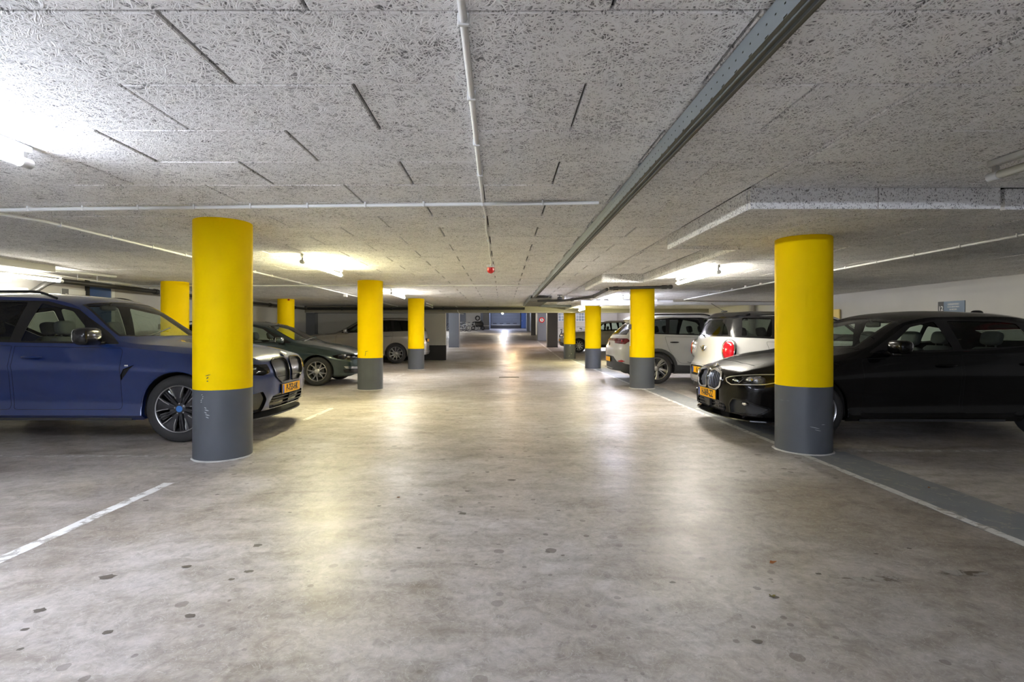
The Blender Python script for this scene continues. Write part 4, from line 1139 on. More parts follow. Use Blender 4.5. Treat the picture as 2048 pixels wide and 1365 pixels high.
def splitter(c, z, out, m, af, yw=.80, w=.11, tilt=.02, name='front_splitter'):
    bm = bmesh.new(); rings = []; n = 24
    for k in range(n+1):
        y = -yw+2*yw*k/n; xx = c.L/2+out-af*(abs(y)/.9)**3.0-(.10 if abs(y) > yw*.97 else 0)
        rings.append([bm.verts.new(p) for p in ((xx, y, z), (xx-w, y, z+tilt), (xx-w, y, z+tilt+.014), (xx-.004, y, z+.013))])
    for a, b_ in zip(rings, rings[1:]):
        for k in range(4): bm.faces.new((a[k], a[(k+1) % 4], b_[(k+1) % 4], b_[k]))
    bm.faces.new(rings[0]); bm.faces.new(rings[-1][::-1]); bmesh.ops.recalc_face_normals(bm, faces=bm.faces[:])
    obj(name, bm, m, c.root)
def make_wheel(r, rr, style, wid):
    wh = empty('wheel', (0, 0, 0)); 
    bm = bmesh.new(); w_ = wid
    lathe(bm, [(rr+.004, -w_*.92), (rr+.02, -w_), (r-.03, -w_), (r-.006, -w_*.9), (r, -w_*.75), (r, -w_*.25), (r-.006, -w_*.10), (r-.028, -.005), (rr+.035, .004), (rr+.012, -.002), (rr, -.012)], 48, 'y')
    obj('tyre', bm, M['tyre'], wh, True, ang=50)
    bm = bmesh.new(); lathe(bm, [(rr+.002, -.010), (rr-.006, -.004), (rr-.016, -.012), (rr-.022, -.05), (rr-.03, -w_*.8), (rr-.03, -w_*.95)], 48, 'y')
    obj('rim_barrel', bm, M['rim'] if style != 'aero' else M['rimdark'], wh, True)
    bm = bmesh.new(); lathe(bm, [(.0, -.10), (rr*.62, -.10), (rr*.62, -.12), (0, -.12)], 36, 'y'); obj('brake_disc', bm, M['disc'], wh)
    bm = bmesh.new(); lathe(bm, [(0, -w_*.8), (rr-.03, -w_*.8)], 24, 'y'); obj('back_plate', bm, M['well'], wh)
    def spoke(bm, a0, a1, w0, w1, r0, r1, y0, y1, dp=.03):
        sec = []
        for t in (0, .5, 1):
            a = a0+(a1-a0)*t; rad = r0+(r1-r0)*t; ww = w0+(w1-w0)*t; y = y0+(y1-y0)*t+(.006 if t == .5 else 0)
            c = Vector((math.cos(a), 0, math.sin(a)))*rad; tt = Vector((-math.sin(a), 0, math.cos(a)))
            sec.append([bm.verts.new(c+tt*q*ww/2+Vector((0, yy, 0))) for q, yy in ((-1, y-dp), (-1, y-.006), (-.72, y), (.72, y), (1, y-.006), (1, y-dp))])
        for p, q in zip(sec, sec[1:]):
            for k in range(6): bm.faces.new((p[k], p[(k+1) % 6], q[(k+1) % 6], q[k]))
        bm.faces.new(sec[0]); bm.faces.new(sec[-1][::-1])
    sp = bmesh.new(); dk = bmesh.new(); T = 2*math.pi
    if style == 'pairs':      # five pairs of double spokes
        for i in range(5):
            a = T*i/5
            for q in (-1, 1):
                spoke(sp, a+q*.10, a+q*.30, .030, .026, .05, rr-.01, -.035, -.010); 
        for i in range(10):
            pass
    elif style == 'multi':
        for i in range(10):
            a = T*i/10; spoke(sp, a, a+.10, .022, .036, .05, rr-.01, -.045, -.012)
    elif style == 'aero':
        for i in range(5):
            a = T*i/5+.31
            for q in (-1, 1):
                spoke(sp, a+q*.20, a+q*.31, .010, .012, rr*.46, rr-.01, -.012, -.006, .02)
            spoke(dk, a, a, .030, rr*.62, .06, rr-.012, -.035, -.016, .02)
            b = a+T/10
            for q in (-1, 1): spoke(dk, b+q*.1, b+q*.06, .02, .02, .05, rr-.012, -.03, -.02, .03)
            spoke(sp, b, b, .055, .075, rr*.62, rr*.92, -.055, -.04, .012)
    elif style == 'broad':
        for i in range(5):
            a = T*i/5
            spoke(sp, a-.06, a+.16, .035, .075, .05, rr-.01, -.04, -.012)
            spoke(dk, a+.50, a+.66, .03, .05, .05, rr-.01, -.05, -.03)
            spoke(sp, a+.40, a+.52, .016, .022, .07, rr-.01, -.045, -.014)
    elif style == 'thin':
        for i in range(5):
            a = T*i/5
            for q in (-1, 1): spoke(dk, a+q*.12, a+q*.2, .03, .022, .05, rr-.01, -.03, -.010)
            for q in (-1, 1): spoke(sp, a+q*.12, a+q*.2, .006, .005, .08, rr-.005, -.027, -.006, .004)
        lathe(sp, [(rr+.001, -.006), (rr-.004, .001), (rr-.012, -.004)], 48, 'y')
    if len(sp.verts): obj('spokes', sp, M['rim'], wh, True, ang=25)
    if len(dk.verts): obj('dark_inserts', dk, M['rimdark'], wh, True, ang=25)
    if style == 'aero':
        bm = bmesh.new(); lathe(bm, [(rr+.004, -.008), (rr, .0), (rr-.008, -.004), (rr-.010, -.012)], 48, 'y'); obj('rim_edge', bm, M['rim'], wh, True)
    bm = bmesh.new(); lathe(bm, [(.062, -.06), (.060, -.03), (.045, -.022), (.035, -.018), (0, -.016)], 20, 'y'); hub = obj('hub_cap', bm, M['rim'] if style not in ('aero', 'thin') else M['rimdark'], wh, True)
    if style == 'aero':
        bm = bmesh.new(); lathe(bm, [(.034, -.018), (.034, -.013), (0, -.012)], 20, 'y'); o = obj('blue_badge', bm, mat('blue_wheel_badge', (.06, .22, .60), .3), wh, True)
    bm = bmesh.new()
    for i in range(5):
        a = T*i/5+.3; tube(bm, [(.055*math.cos(a), -.05, .055*math.sin(a)), (.055*math.cos(a), -.024, .055*math.sin(a))], .009, 6)
    obj('wheel_bolts', bm, M['steel'], wh)
    return wh

LC = [4.5]
FR = lambda f: f.normal.x > .12 and f.calc_center_median().x > LC[0]/2-.75
RE = lambda f: f.normal.x < -.12 and f.calc_center_median().x < -LC[0]/2+.65
UP = lambda f: f.normal.z > .4

# ------------------------------------------------------------ blue electric SUV
def blue_suv():
    L = 4.73
    sp = dict(zb=.24, n=2.7,
      W=[(0, .80), (.25, .90), (.7, .945), (1.5, .935), (3.0, .935), (3.9, .945), (4.5, .91), (4.73, .84)],
      belt=[(0, .70, .80), (.4, .80, .90), (1.0, .865, .985), (1.6, .885, 1.04), (3.0, .89, 1.075), (4.2, .86, 1.10), (4.73, .80, 1.12)],
      edge=[(0, .60, .90), (.4, .68, .975), (1.0, .75, 1.04), (1.36, .80, 1.07), (1.60, .815, 1.12), (2.16, .67, 1.51), (2.6, .635, 1.585), (3.4, .62, 1.60), (4.3, .60, 1.55), (4.73, .56, 1.46)],
      top=[(0, .925), (.2, .985), (.7, 1.06), (1.30, 1.12), (1.42, 1.175), (2.02, 1.565), (2.25, 1.625), (2.9, 1.668), (3.5, 1.66), (4.2, 1.615), (4.73, 1.545)],
      side=[(0, .09), (.05, .03), (.12, .028), (.18, .048), (.40, .034), (.66, .010), (.71, .0), (.76, .012), (.86, .026), (1, .055)],
      front=[(.2, .12), (.34, .03), (.5, 0), (.7, 0), (.83, .03), (.95, .10)], rear=[(.2, .1), (.45, 0), (.75, 0), (.95, .06), (1.12, .12), (1.5, .36)], af=.24, ar=.26)
    c = Car('suv', 'dark blue electric SUV parked nose out behind the nearest left column', (-2.665-L/2, 6.42, 0), 0, L, sp, paint('deep_blue_metallic_paint', (.006, .024, .125), .25, .3))
    c.arch(.83, .415, .365); c.arch(3.72, .415, .365)
    # doors
    d1 = c.sidepanel('door', [(1.44, .36), (2.61, .36), (2.61, 1.045), (1.44, 1.025)], r=[.04, .04, .01, .05])
    d2 = c.sidepanel('door', [(2.64, .36), (3.36, .36), (3.64, .72), (3.66, 1.06), (2.64, 1.05)], r=[.04, .1, .2, .03, .01])
    do1 = c.emit('door', d1, c.m, 'LR', ang=32); do2 = c.emit('door', d2, c.m, 'LR', ang=32)
    c.glazing([(1.50, 1.065), (2.06, 1.45), (2.45, 1.545), (3.3, 1.565), (3.95, 1.50), (4.26, 1.33), (3.9, 1.13), (2.7, 1.085)],
              [[(1.72, 1.09), (2.11, 1.425), (2.50, 1.52), (2.56, 1.10)], [(2.68, 1.11), (2.66, 1.53), (3.25, 1.54), (3.46, 1.50), (3.50, 1.14)], [(3.56, 1.15), (3.56, 1.49), (3.88, 1.45), (4.12, 1.32), (3.86, 1.17)]],
              [M['glass'], M['glass_dark'], M['glass_dark']], M['gloss'], [do1, do2, None])
    c.windscreen([(1.36, -.1), (1.36, .30), (1.46, .62), (1.58, .745), (2.10, .62), (2.03, .35), (2.00, -.1)], M['glass'])
    c.handle(2.38, .93, c.m, .935, parents=do1); c.handle(3.42, .95, c.m, .93, parents=do2)
    c.feature('sill_trim', 'y', c.P([(1.32, .235), (3.30, .235), (3.30, .262), (1.32, .262)]), c.m, .002, 'LR', c.side_reg, .01)
    c.feature('air_vent', 'y', c.P([(1.40, .80), (1.29, .845), (1.35, .78), (1.50, .60), (1.50, .635)]), M['gloss'], -.01, 'LR', c.side_reg, .006)
    c.mirror(1.68, .87, 1.11, M['gloss'], dims=(.16, .27, .19))
    # front
    kid = [(.035, .595), (.24, .58), (.385, .67), (.44, .84), (.37, .885), (.09, .89), (.03, .84)]
    a, b = c.ring('kidney_surround', 'x', kid, .014, M['gunmetal'], M['kidney'], 'kidney_grille', -.012, FR, .03, d=.016)
    bm = bmesh.new()
    c.feature('headlamp_lens', 'x', [(.47, .735), (.60, .70), (.90, .735), (.915, .79), (.86, .835), (.50, .825)], M['lens'], .004, 'LR', FR, .02)
    for sd in (1, -1):
        bm = bmesh.new()
        for q, yy in enumerate((.56, .66, .76)): blob(bm, (c.x(.15+.06*q+.04), sd*yy, .775), (.08, .075, .05), .8)
        obj('headlamp_reflector', bm, M['reflector'], c.root, True)
        obj('headlamp_bowl', blob(bmesh.new(), (c.x(.32), sd*.68, .775), (.12, .36, .09), .5), M['bowl'], c.root, True)
    c.feature('lower_intake', 'x', [(-.05, .30), (.43, .30), (.47, .36), (.43, .445), (.30, .465), (-.05, .465)], M['gloss'], -.03, 'M', FR, .02)
    c.feature('corner_intake', 'x', [(.56, .28), (.70, .30), (.80, .42), (.76, .50), (.60, .52), (.53, .42)], M['gloss'], -.025, 'LR', FR, .02)
    c.feature('front_lip', 'x', [(-.05, .20), (.86, .20), (.86, .262), (-.05, .262)], M['plastic'], .012, 'M', lambda f: f.calc_center_median().x > LC[0]/2-.42, .005)
    bm = bmesh.new()
    for z in (.34, .38, .42): box(bm, c.x(.035), c.x(.02), -.42, .42, z-.005, z+.005)
    obj('intake_bars', bm, M['plastic'], c.root)
    splitter(c, .205, -.035, M['plastic'], .26, .84, .2, .02)
    bm = bmesh.new()
    for sd in (-1, 1):
        obj('grille_bar', B(c.x(.02), c.x(-.002), sd*.08, sd*.33, .660, .667, .002), M['gunmetal'], c.root)
    bm.free()
    c.plate('P-753-HK', c.x(-.012), .51, 1)
    bm = bmesh.new(); lathe(bm, [(0, .010), (.036, .008), (.040, 0), (.040, -.01)], 20, 'x'); o = obj('round_badge', bm, M['steel'], c.root, True); o.location = (c.x(.085), 0, .935); o.rotation_euler = (0, -1.1, 0)
    for sd in (1, -1):
        obj('roof_rail', tube(bmesh.new(), bend([(c.x(2.35), sd*.655, 1.575), (c.x(2.55), sd*.655, 1.655), (c.x(4.0), sd*.625, 1.655), (c.x(4.25), sd*.615, 1.585)], .2), .014, 8), M['gloss'], c.root, True)
    c.feature('tail_lamp', 'x', [(.42, .93), (.80, .90), (.86, .98), (.80, 1.05), (.42, 1.02)], M['redlens'], .006, 'LR', RE, .02)
    c.feature('rear_bumper_trim', 'x', [(-.05, .25), (.8, .25), (.8, .42), (-.05, .42)], M['plastic'], .004, 'M', RE, .02)
    # small silver side badge
    obj('side_badge', B(c.x(1.36)-.02, c.x(1.36)+.02, -.945, -.937, .83, .845), M['chrome'], c.root)
    # wiper
    obj('wiper', tube(bmesh.new(), [(c.x(1.44), -.62, 1.11), (c.x(1.50), .0, 1.25)], .008, 6), M['plastic'], c.root)
    c.interior(1.48, 4.3, .42, 1.08, roof=1.60)
    c.wheels((.83, 3.72), .365, .255, 'aero')
    c.finish_body()
blue_suv()

# ------------------------------------------------------------ dark green estate
def estate():
    L = 4.69
    sp = dict(zb=.20, n=2.6,
      W=[(0, .74), (.25, .84), (.7, .895), (1.5, .90), (3.0, .90), (3.9, .90), (4.5, .86), (4.69, .78)],
      belt=[(0, .66, .64), (.4, .76, .74), (1.0, .83, .84), (1.6, .85, .905), (3.0, .855, .95), (4.2, .82, .98), (4.69, .76, 1.0)],
      edge=[(0, .56, .70), (.4, .66, .80), (1.0, .73, .90), (1.25, .765, .93), (1.48, .775, .98), (2.20, .635, 1.32), (2.65, .60, 1.385), (3.4, .59, 1.39), (4.2, .57, 1.33), (4.69, .53, 1.22)],
      top=[(0, .715), (.2, .79), (.7, .90), (1.16, .98), (1.28, 1.025), (2.03, 1.37), (2.28, 1.42), (2.9, 1.455), (3.5, 1.44), (4.2, 1.385), (4.69, 1.31)],
      side=[(0, .09), (.06, .04), (.20, .035), (.42, .022), (.68, .008), (.74, .0), (.80, .010), (.88, .022), (1, .05)],
      front=[(.15, .12), (.28, .02), (.4, 0), (.6, 0.02), (.72, .06), (.8, .12)], rear=[(.2, .1), (.4, 0), (.65, 0), (.85, .03), (1.0, .08), (1.3, .38)], af=.34, ar=.24)
    c = Car('estate_car', 'dark green estate car parked nose out behind the second left column', (-3.20-L/2, 12.17, 0), 0, L, sp, paint('dark_green_metallic_paint', (.015, .034, .038), .4, .3))
    c.arch(.91, .375, .325); c.arch(3.60, .375, .325)
    do1 = c.emit('door', c.sidepanel('door', [(1.42, .30), (2.55, .30), (2.55, .925), (1.42, .88)], r=[.04, .04, .01, .05]), c.m, 'LR', ang=32)
    do2 = c.emit('door', c.sidepanel('door', [(2.58, .30), (3.24, .30), (3.50, .62), (3.55, .945), (2.58, .93)], r=[.04, .1, .2, .03, .01]), c.m, 'LR', ang=32)
    c.glazing([(1.48, .95), (2.15, 1.29), (2.52, 1.355), (3.3, 1.365), (3.95, 1.31), (4.25, 1.17), (4.1, 1.04), (2.7, .965)],
              [[(1.70, .97), (2.18, 1.26), (2.46, 1.325), (2.52, .98)], [(2.62, .985), (2.60, 1.335), (3.25, 1.34), (3.45, 1.32), (3.48, 1.01)], [(3.55, 1.02), (3.55, 1.31), (3.90, 1.27), (4.12, 1.16), (4.02, 1.06)]],
              [M['glass'], M['glass'], M['glass']], M['gloss'], [do1, do2, None])
    c.windscreen([(1.22, -.1), (1.22, .30), (1.32, .58), (1.44, .705), (2.13, .58), (2.05, .35), (2.02, -.1)], M['glass'])
    c.handle(2.45, .81, c.m, .895, parents=do1); c.handle(3.33, .83, c.m, .89, parents=do2)
    c.mirror(1.66, .83, .975, c.m, dims=(.13, .23, .14))
    c.feature('headlamp_lens', 'x', [(.40, .61), (.62, .575), (.83, .60), (.85, .665), (.74, .70), (.42, .67)], M['lens'], .003, 'LR', FR, .015)
    for sd in (1, -1):
        bm = bmesh.new(); blob(bm, (c.x(.20), sd*.50, .635), (.10, .12, .06), .8); blob(bm, (c.x(.28), sd*.64, .635), (.10, .10, .06), .8); obj('headlamp_reflector', bm, M['reflector'], c.root, True)
        obj('headlamp_bowl', blob(bmesh.new(), (c.x(.40), sd*.62, .635), (.2, .38, .12), .5), M['gloss'], c.root, True)
        obj('indicator', blob(bmesh.new(), (c.x(.40), sd*.77, .65), (.10, .05, .05), .7), M['orange'], c.root, True)
    c.feature('grille', 'x', [(-.05, .535), (.30, .535), (.37, .60), (.37, .655), (.30, .68), (-.05, .69)], M['gloss'], -.02, 'M', FR, .02)
    bm = bmesh.new()
    for k in range(-8, 9): box(bm, c.x(.045+.0006*k*k), c.x(.02+.0006*k*k), k*.04-.005, k*.04+.005, .545, .675)
    obj('grille_slats', bm, M['rimdark'], c.root)
    c.feature('lower_intake', 'x', [(-.05, .25), (.44, .25), (.47, .33), (.44, .38), (-.05, .38)], M['gloss'], -.025, 'M', FR, .02)
    c.feature('fog_lamp', 'x', [(.52, .37), (.76, .38), (.78, .43), (.52, .41)], M['reflector'], .004, 'LR', FR, .01)
    c.feature('corner_intake', 'x', [(.50, .27), (.76, .29), (.78, .365), (.50, .355)], M['gloss'], -.015, 'LR', FR, .01)
    c.plate('', c.x(-.01), .455, 1)
    c.feature('tail_lamp', 'x', [(.45, .82), (.78, .80), (.84, .9), (.74, .98), (.5, .9)], M['redlens'], .005, 'LR', RE, .02)
    for sd in (1, -1):
        obj('roof_rail', tube(bmesh.new(), bend([(c.x(2.45), sd*.62, 1.375), (c.x(2.6), sd*.61, 1.435), (c.x(3.9), sd*.59, 1.43), (c.x(4.15), sd*.58, 1.355)], .2), .012, 8), M['gloss'], c.root, True)
    obj('wiper', tube(bmesh.new(), [(c.x(1.28), -.60, .99), (c.x(1.30), .0, 1.06)], .008, 6), M['plastic'], c.root)
    c.interior(1.38, 4.2, .36, .94, roof=1.40)
    c.wheels((.91, 3.60), .32, .222, 'pairs', .205)
    c.finish_body()
estate()

# ------------------------------------------------------------ silver-beige large SUV, tail to the aisle
def big_suv():
    L = 4.95
    sp = dict(zb=.27, n=2.8,
      W=[(0, .84), (.25, .92), (.7, .965), (1.5, .955), (3.0, .96), (4.0, .965), (4.7, .93), (4.95, .87)],
      belt=[(0, .76, .86), (.4, .84, .98), (1.0, .89, 1.06), (1.7, .91, 1.11), (3.0, .915, 1.16), (4.4, .89, 1.19), (4.95, .84, 1.20)],
      edge=[(0, .66, .96), (.4, .74, 1.04), (1.0, .80, 1.11), (1.5, .83, 1.145), (1.82, .84, 1.20), (2.45, .69, 1.58), (2.9, .665, 1.665), (3.6, .66, 1.68), (4.5, .65, 1.65), (4.95, .62, 1.56)],
      top=[(0, .99), (.2, 1.06), (.7, 1.13), (1.45, 1.19), (1.6, 1.25), (2.3, 1.64), (2.55, 1.70), (3.1, 1.745), (3.8, 1.75), (4.5, 1.72), (4.95, 1.66)],
      side=[(0, .10), (.06, .05), (.20, .035), (.42, .018), (.62, .006), (.80, .004), (.88, .02), (1, .05)],
      front=[(.2, .12), (.36, .03), (.5, 0), (.8, 0), (.92, .03), (1.0, .08)], rear=[(.2, .1), (.42, 0), (.75, 0), (.9, .05), (1.15, .09), (1.6, .30)], af=.28, ar=.22)
    c = Car('suv', 'large silver-beige SUV parked tail out at the back of the left bays', (-2.93-L/2, 20.22, 0), math.pi, L, sp, paint('silver_beige_metallic_paint', (.31, .29, .255), .35, .32))
    c.arch(.88, .43, .375); c.arch(3.86, .43, .375)
    do1 = c.emit('door', c.sidepanel('door', [(1.55, .42), (2.78, .42), (2.78, 1.13), (1.62, 1.09)], r=[.04, .04, .01, .05]), c.m, 'LR', ang=32)
    do2 = c.emit('door', c.sidepanel('door', [(2.81, .42), (3.42, .42), (3.72, .82), (3.76, 1.165), (2.81, 1.14)], r=[.04, .1, .2, .03, .01]), c.m, 'LR', ang=32)
    c.glazing([(1.78, 1.155), (2.42, 1.545), (2.85, 1.63), (3.6, 1.645), (4.35, 1.62), (4.68, 1.24), (2.8, 1.175)],
              [[(2.05, 1.185), (2.48, 1.53), (2.76, 1.60), (2.79, 1.20)], [(2.87, 1.20), (2.87, 1.61), (3.45, 1.615), (3.62, 1.605), (3.72, 1.23)], [(3.80, 1.235), (3.72, 1.605), (4.30, 1.59), (4.55, 1.26)]],
              [M['glass'], M['glass_dark'], M['glass_dark']], M['gloss'], [do1, do2, None])
    c.windscreen([(1.55, -.1), (1.55, .30), (1.67, .64), (1.80, .765), (2.38, .64), (2.32, .35), (2.30, -.1)], M['glass'])
    c.windscreen([(-.1, 1.22), (.66, 1.22), (.60, 1.56), (-.1, 1.58)], M['glass_dark'], 'rear_window', axis='x', region=RE)
    c.feature('spoiler', 'x', [(-.05, 1.60), (.60, 1.585), (.60, 1.66), (-.05, 1.70)], c.m, .05, 'M', RE, .01)
    c.handle(2.55, 1.0, c.m, .955, parents=do1); c.handle(3.55, 1.03, M['satin'], .955, parents=do2)
    c.mirror(2.02, .90, 1.20, M['satin'], dims=(.15, .26, .17))
    c.feature('tail_lamp', 'x', [(.60, .95), (.80, .93), (.88, 1.02), (.74, 1.16), (.72, 1.55), (.64, 1.55), (.64, 1.12)], M['redlens'], .006, 'LR', RE, .02)
    c.feature('bumper_trim', 'x', [(-.05, .28), (.86, .28), (.86, .45), (-.05, .45)], M['satin'], .01, 'M', RE, .02)
    c.feature('plate_recess', 'x', [(-.05, .78), (.33, .78), (.33, .95), (-.05, .95)], M['gloss'], -.01, 'M', RE, .02)
    c.plate('', -c.L/2+.012, .865, -1)
    c.feature('headlamp_lens', 'x', [(.50, .84), (.86, .84), (.88, .93), (.50, .92)], M['reflector'], .003, 'LR', FR, .015)
    c.feature('grille', 'x', [(-.05, .66), (.38, .66), (.44, .78), (.40, .92), (-.05, .93)], M['gloss'], -.02, 'M', FR, .02)
    c.feature('lower_intake', 'x', [(-.05, .36), (.60, .36), (.60, .46), (-.05, .50)], M['gloss'], -.02, 'M', FR, .02)
    c.feature('sill_trim', 'y', c.P([(1.36, .265), (3.40, .265), (3.40, .36), (1.36, .36)]), M['satin'], .006, 'LR', c.side_reg, .01)
    c.interior(1.7, 4.6, .46, 1.15, roof=1.68)
    c.wheels((.88, 3.86), .375, .262, 'multi', .235)
    c.finish_body()
big_suv()

# ------------------------------------------------------------ black hatchback, nose to the aisle
def black_hatch():
    L = 4.32
    sp = dict(zb=.20, n=2.6,
      W=[(0, .76), (.25, .85), (.7, .90), (1.5, .89), (3.0, .895), (3.6, .90), (4.1, .86), (4.32, .78)],
      belt=[(0, .66, .66), (.4, .76, .76), (1.0, .83, .86), (1.6, .845, .92), (3.0, .85, .97), (3.9, .81, 1.01), (4.32, .74, 1.03)],
      edge=[(0, .56, .72), (.4, .66, .83), (.85, .72, .90), (1.20, .755, .945), (1.42, .775, 1.0), (2.00, .645, 1.31), (2.4, .61, 1.37), (3.1, .585, 1.375), (3.9, .56, 1.28), (4.32, .50, 1.15)],
      top=[(0, .755), (.2, .84), (.65, .93), (1.10, .995), (1.22, 1.04), (1.86, 1.375), (2.1, 1.43), (2.6, 1.462), (3.3, 1.435), (3.9, 1.35), (4.32, 1.25)],
      side=[(0, .09), (.06, .035), (.14, .034), (.22, .045), (.45, .026), (.68, .006), (.73, .0), (.79, .012), (.88, .022), (1, .05)],
      front=[(.15, .06), (.22, .01), (.4, 0), (.6, 0), (.74, .05), (.82, .12)], rear=[(.2, .1), (.4, 0), (.65, 0), (.85, .05), (1.0, .1), (1.3, .42)], af=.34, ar=.28)
    c = Car('hatchback', 'glossy black hatchback parked nose out behind the nearest right column', (2.62+L/2, 6.52, 0), math.pi, L, sp, paint('gloss_black_paint', (.0016, .0016, .0018), .0, .25))
    pb = c.m.node_tree.nodes['Principled BSDF']; pb.inputs['Coat Weight'].default_value = .45; pb.inputs['Specular IOR Level'].default_value = .12
    c.arch(.845, .375, .33); c.arch(3.515, .375, .33)
    do1 = c.emit('door', c.sidepanel('door', [(1.36, .30), (2.44, .30), (2.44, .94), (1.36, .90)], r=[.04, .04, .01, .05]), c.m, 'LR', ang=32)
    do2 = c.emit('door', c.sidepanel('door', [(2.47, .30), (3.10, .30), (3.36, .62), (3.42, .975), (2.47, .945)], r=[.04, .1, .2, .03, .01]), c.m, 'LR', ang=32)
    c.glazing([(1.46, .965), (1.98, 1.275), (2.35, 1.34), (3.10, 1.34), (3.62, 1.26), (3.86, 1.09), (2.7, .985)],
              [[(1.64, .985), (2.02, 1.25), (2.32, 1.315), (2.40, 1.0)], [(2.50, 1.0), (2.47, 1.32), (3.05, 1.315), (3.27, 1.29), (3.30, 1.05)], [(3.36, 1.06), (3.34, 1.275), (3.58, 1.235), (3.76, 1.10)]],
              [M['glass'], M['glass'], M['glass']], M['gloss'], [do1, do2, None])
    c.windscreen([(1.17, -.1), (1.17, .30), (1.26, .58), (1.38, .70), (1.94, .59), (1.88, .35), (1.85, -.1)], M['glass'])
    c.windscreen([(-.1, 1.06), (.56, 1.06), (.50, 1.24), (-.1, 1.26)], M['glass_dark'], 'rear_window', axis='x', region=RE)
    c.handle(2.28, .83, c.m, .885, parents=do1); c.handle(3.20, .85, c.m, .885, parents=do2)
    c.mirror(1.66, .83, .995, c.m, dims=(.14, .24, .15))
    c.feature('front_lip', 'x', [(-.05, .175), (.66, .175), (.66, .225), (-.05, .225)], M['gloss'], .03, 'M', lambda f: f.calc_center_median().x > LC[0]/2-.42, .005)
    kid = [(.022, .50), (.22, .475), (.335, .53), (.37, .63), (.33, .71), (.12, .745), (.022, .72)]
    c.ring('kidney_surround', 'x', kid, .024, M['chrome'], M['gloss'], 'kidney_grille', -.035, FR, .035, d=.014)
    for sd in (-1, 1):
        bm = bmesh.new()
        for k in range(8):
            y = sd*(.06+.036*k); zz0, zz1 = .508+(.05 if k == 7 else (.02 if k == 6 else 0)), .716-(.05 if k == 7 else (.02 if k == 6 else 0))
            tube(bm, [(c.x(.000+.005*k), y, zz0), (c.x(.012+.005*k), y, (zz0+zz1)/2), (c.x(.038+.005*k), y, zz1)], .0075, 6)
        obj('grille_slats', bm, M['slat'], c.root, True)
    c.ring('headlamp_frame', 'x', [(.42, .65), (.45, .605), (.52, .578), (.78, .60), (.87, .66), (.88, .735), (.66, .712), (.48, .675)], .010, M['satin'], M['lens'], 'headlamp_lens', -.002, FR, .01, d=.003)

    for sd in (1, -1):
        obj('headlamp_bowl', blob(bmesh.new(), (c.x(.30), sd*.56, .635), (.16, .36, .10), .5), M['bowl'], c.root, True)
        bm = bmesh.new(); blob(bm, (c.x(.15), sd*.48, .622), (.10, .13, .07), .9); blob(bm, (c.x(.215), sd*.64, .645), (.10, .14, .075), .9); obj('headlamp_reflector', bm, M['reflector'], c.root, True)
        obj('daylight_strip', tube(bmesh.new(), [(c.x(.135), sd*.545, .60), (c.x(.20), sd*.60, .675), (c.x(.30), sd*.74, .69)], .006, 6), M['chrome'], c.root, True)
    c.feature('lower_intake', 'x', [(-.05, .235), (.40, .235), (.44, .30), (.40, .345), (.28, .37), (-.05, .37)], M['gloss'], -.03, 'M', FR, .02)
    bm = bmesh.new()
    for z in (.27, .31, .345): box(bm, c.x(.05), c.x(.03), -.38, .38, z-.004, z+.004)
    for k in range(-9, 10): box(bm, c.x(.05), c.x(.034), k*.04-.004, k*.04+.004, .245, .36)
    obj('intake_mesh', bm, M['plastic'], c.root)
    c.ring('fog_surround', 'x', [(.50, .235), (.76, .25), (.80, .33), (.70, .43), (.54, .43), (.49, .36)], .014, M['gloss'], M['plastic'], 'fog_recess', -.03, FR, .02, d=.010)
    for sd in (1, -1):
        bm = bmesh.new(); blob(bm, (c.x(.155), sd*.635, .375), (.06, .17, .045), .6); obj('fog_lamp', bm, M['reflector'], c.root, True)
    splitter(c, .180, .012, M['gloss'], .34, .80, .22, .012)
    obj('radar_sensor', B(c.x(-.006), c.x(.03), -.05, .05, .27, .36, .006), M['plastic'], c.root)
    c.plate('H-069-ZZ', c.x(-.014), .428, 1)
    bm = bmesh.new(); lathe(bm, [(0, .010), (.034, .008), (.038, 0), (.038, -.01)], 20, 'x'); o = obj('round_badge', bm, M['chrome'], c.root, True); o.location = (c.x(.10), 0, .785); o.rotation_euler = (0, -.9, 0)
    c.feature('bonnet_seam', 'z', [(c.x(.28), .0), (c.x(.28), .30), (c.x(.33), .52), (c.x(.338), .52), (c.x(.288), .30), (c.x(.288), 0)], M['well'], -.004, 'M', UP, .001)
    obj('shark_fin_antenna', blob(bmesh.new(), (c.x(3.42), 0, 1.435), (.16, .05, .08), .8), M['gloss'], c.root, True)
    c.feature('tail_lamp', 'x', [(.42, .82), (.78, .80), (.82, .9), (.74, .96), (.42, .92)], M['redlens'], .005, 'LR', RE, .02)
    obj('wiper', tube(bmesh.new(), [(c.x(1.26), .60, .995), (c.x(1.30), .0, 1.085)], .008, 6), M['plastic'], c.root)
    c.interior(1.30, 3.9, .36, .955, rows=((1.95, .36), (2.92, .36)), roof=1.39)
    c.wheels((.845, 3.515), .325, .235, 'thin', .215)
    c.finish_body()
black_hatch()

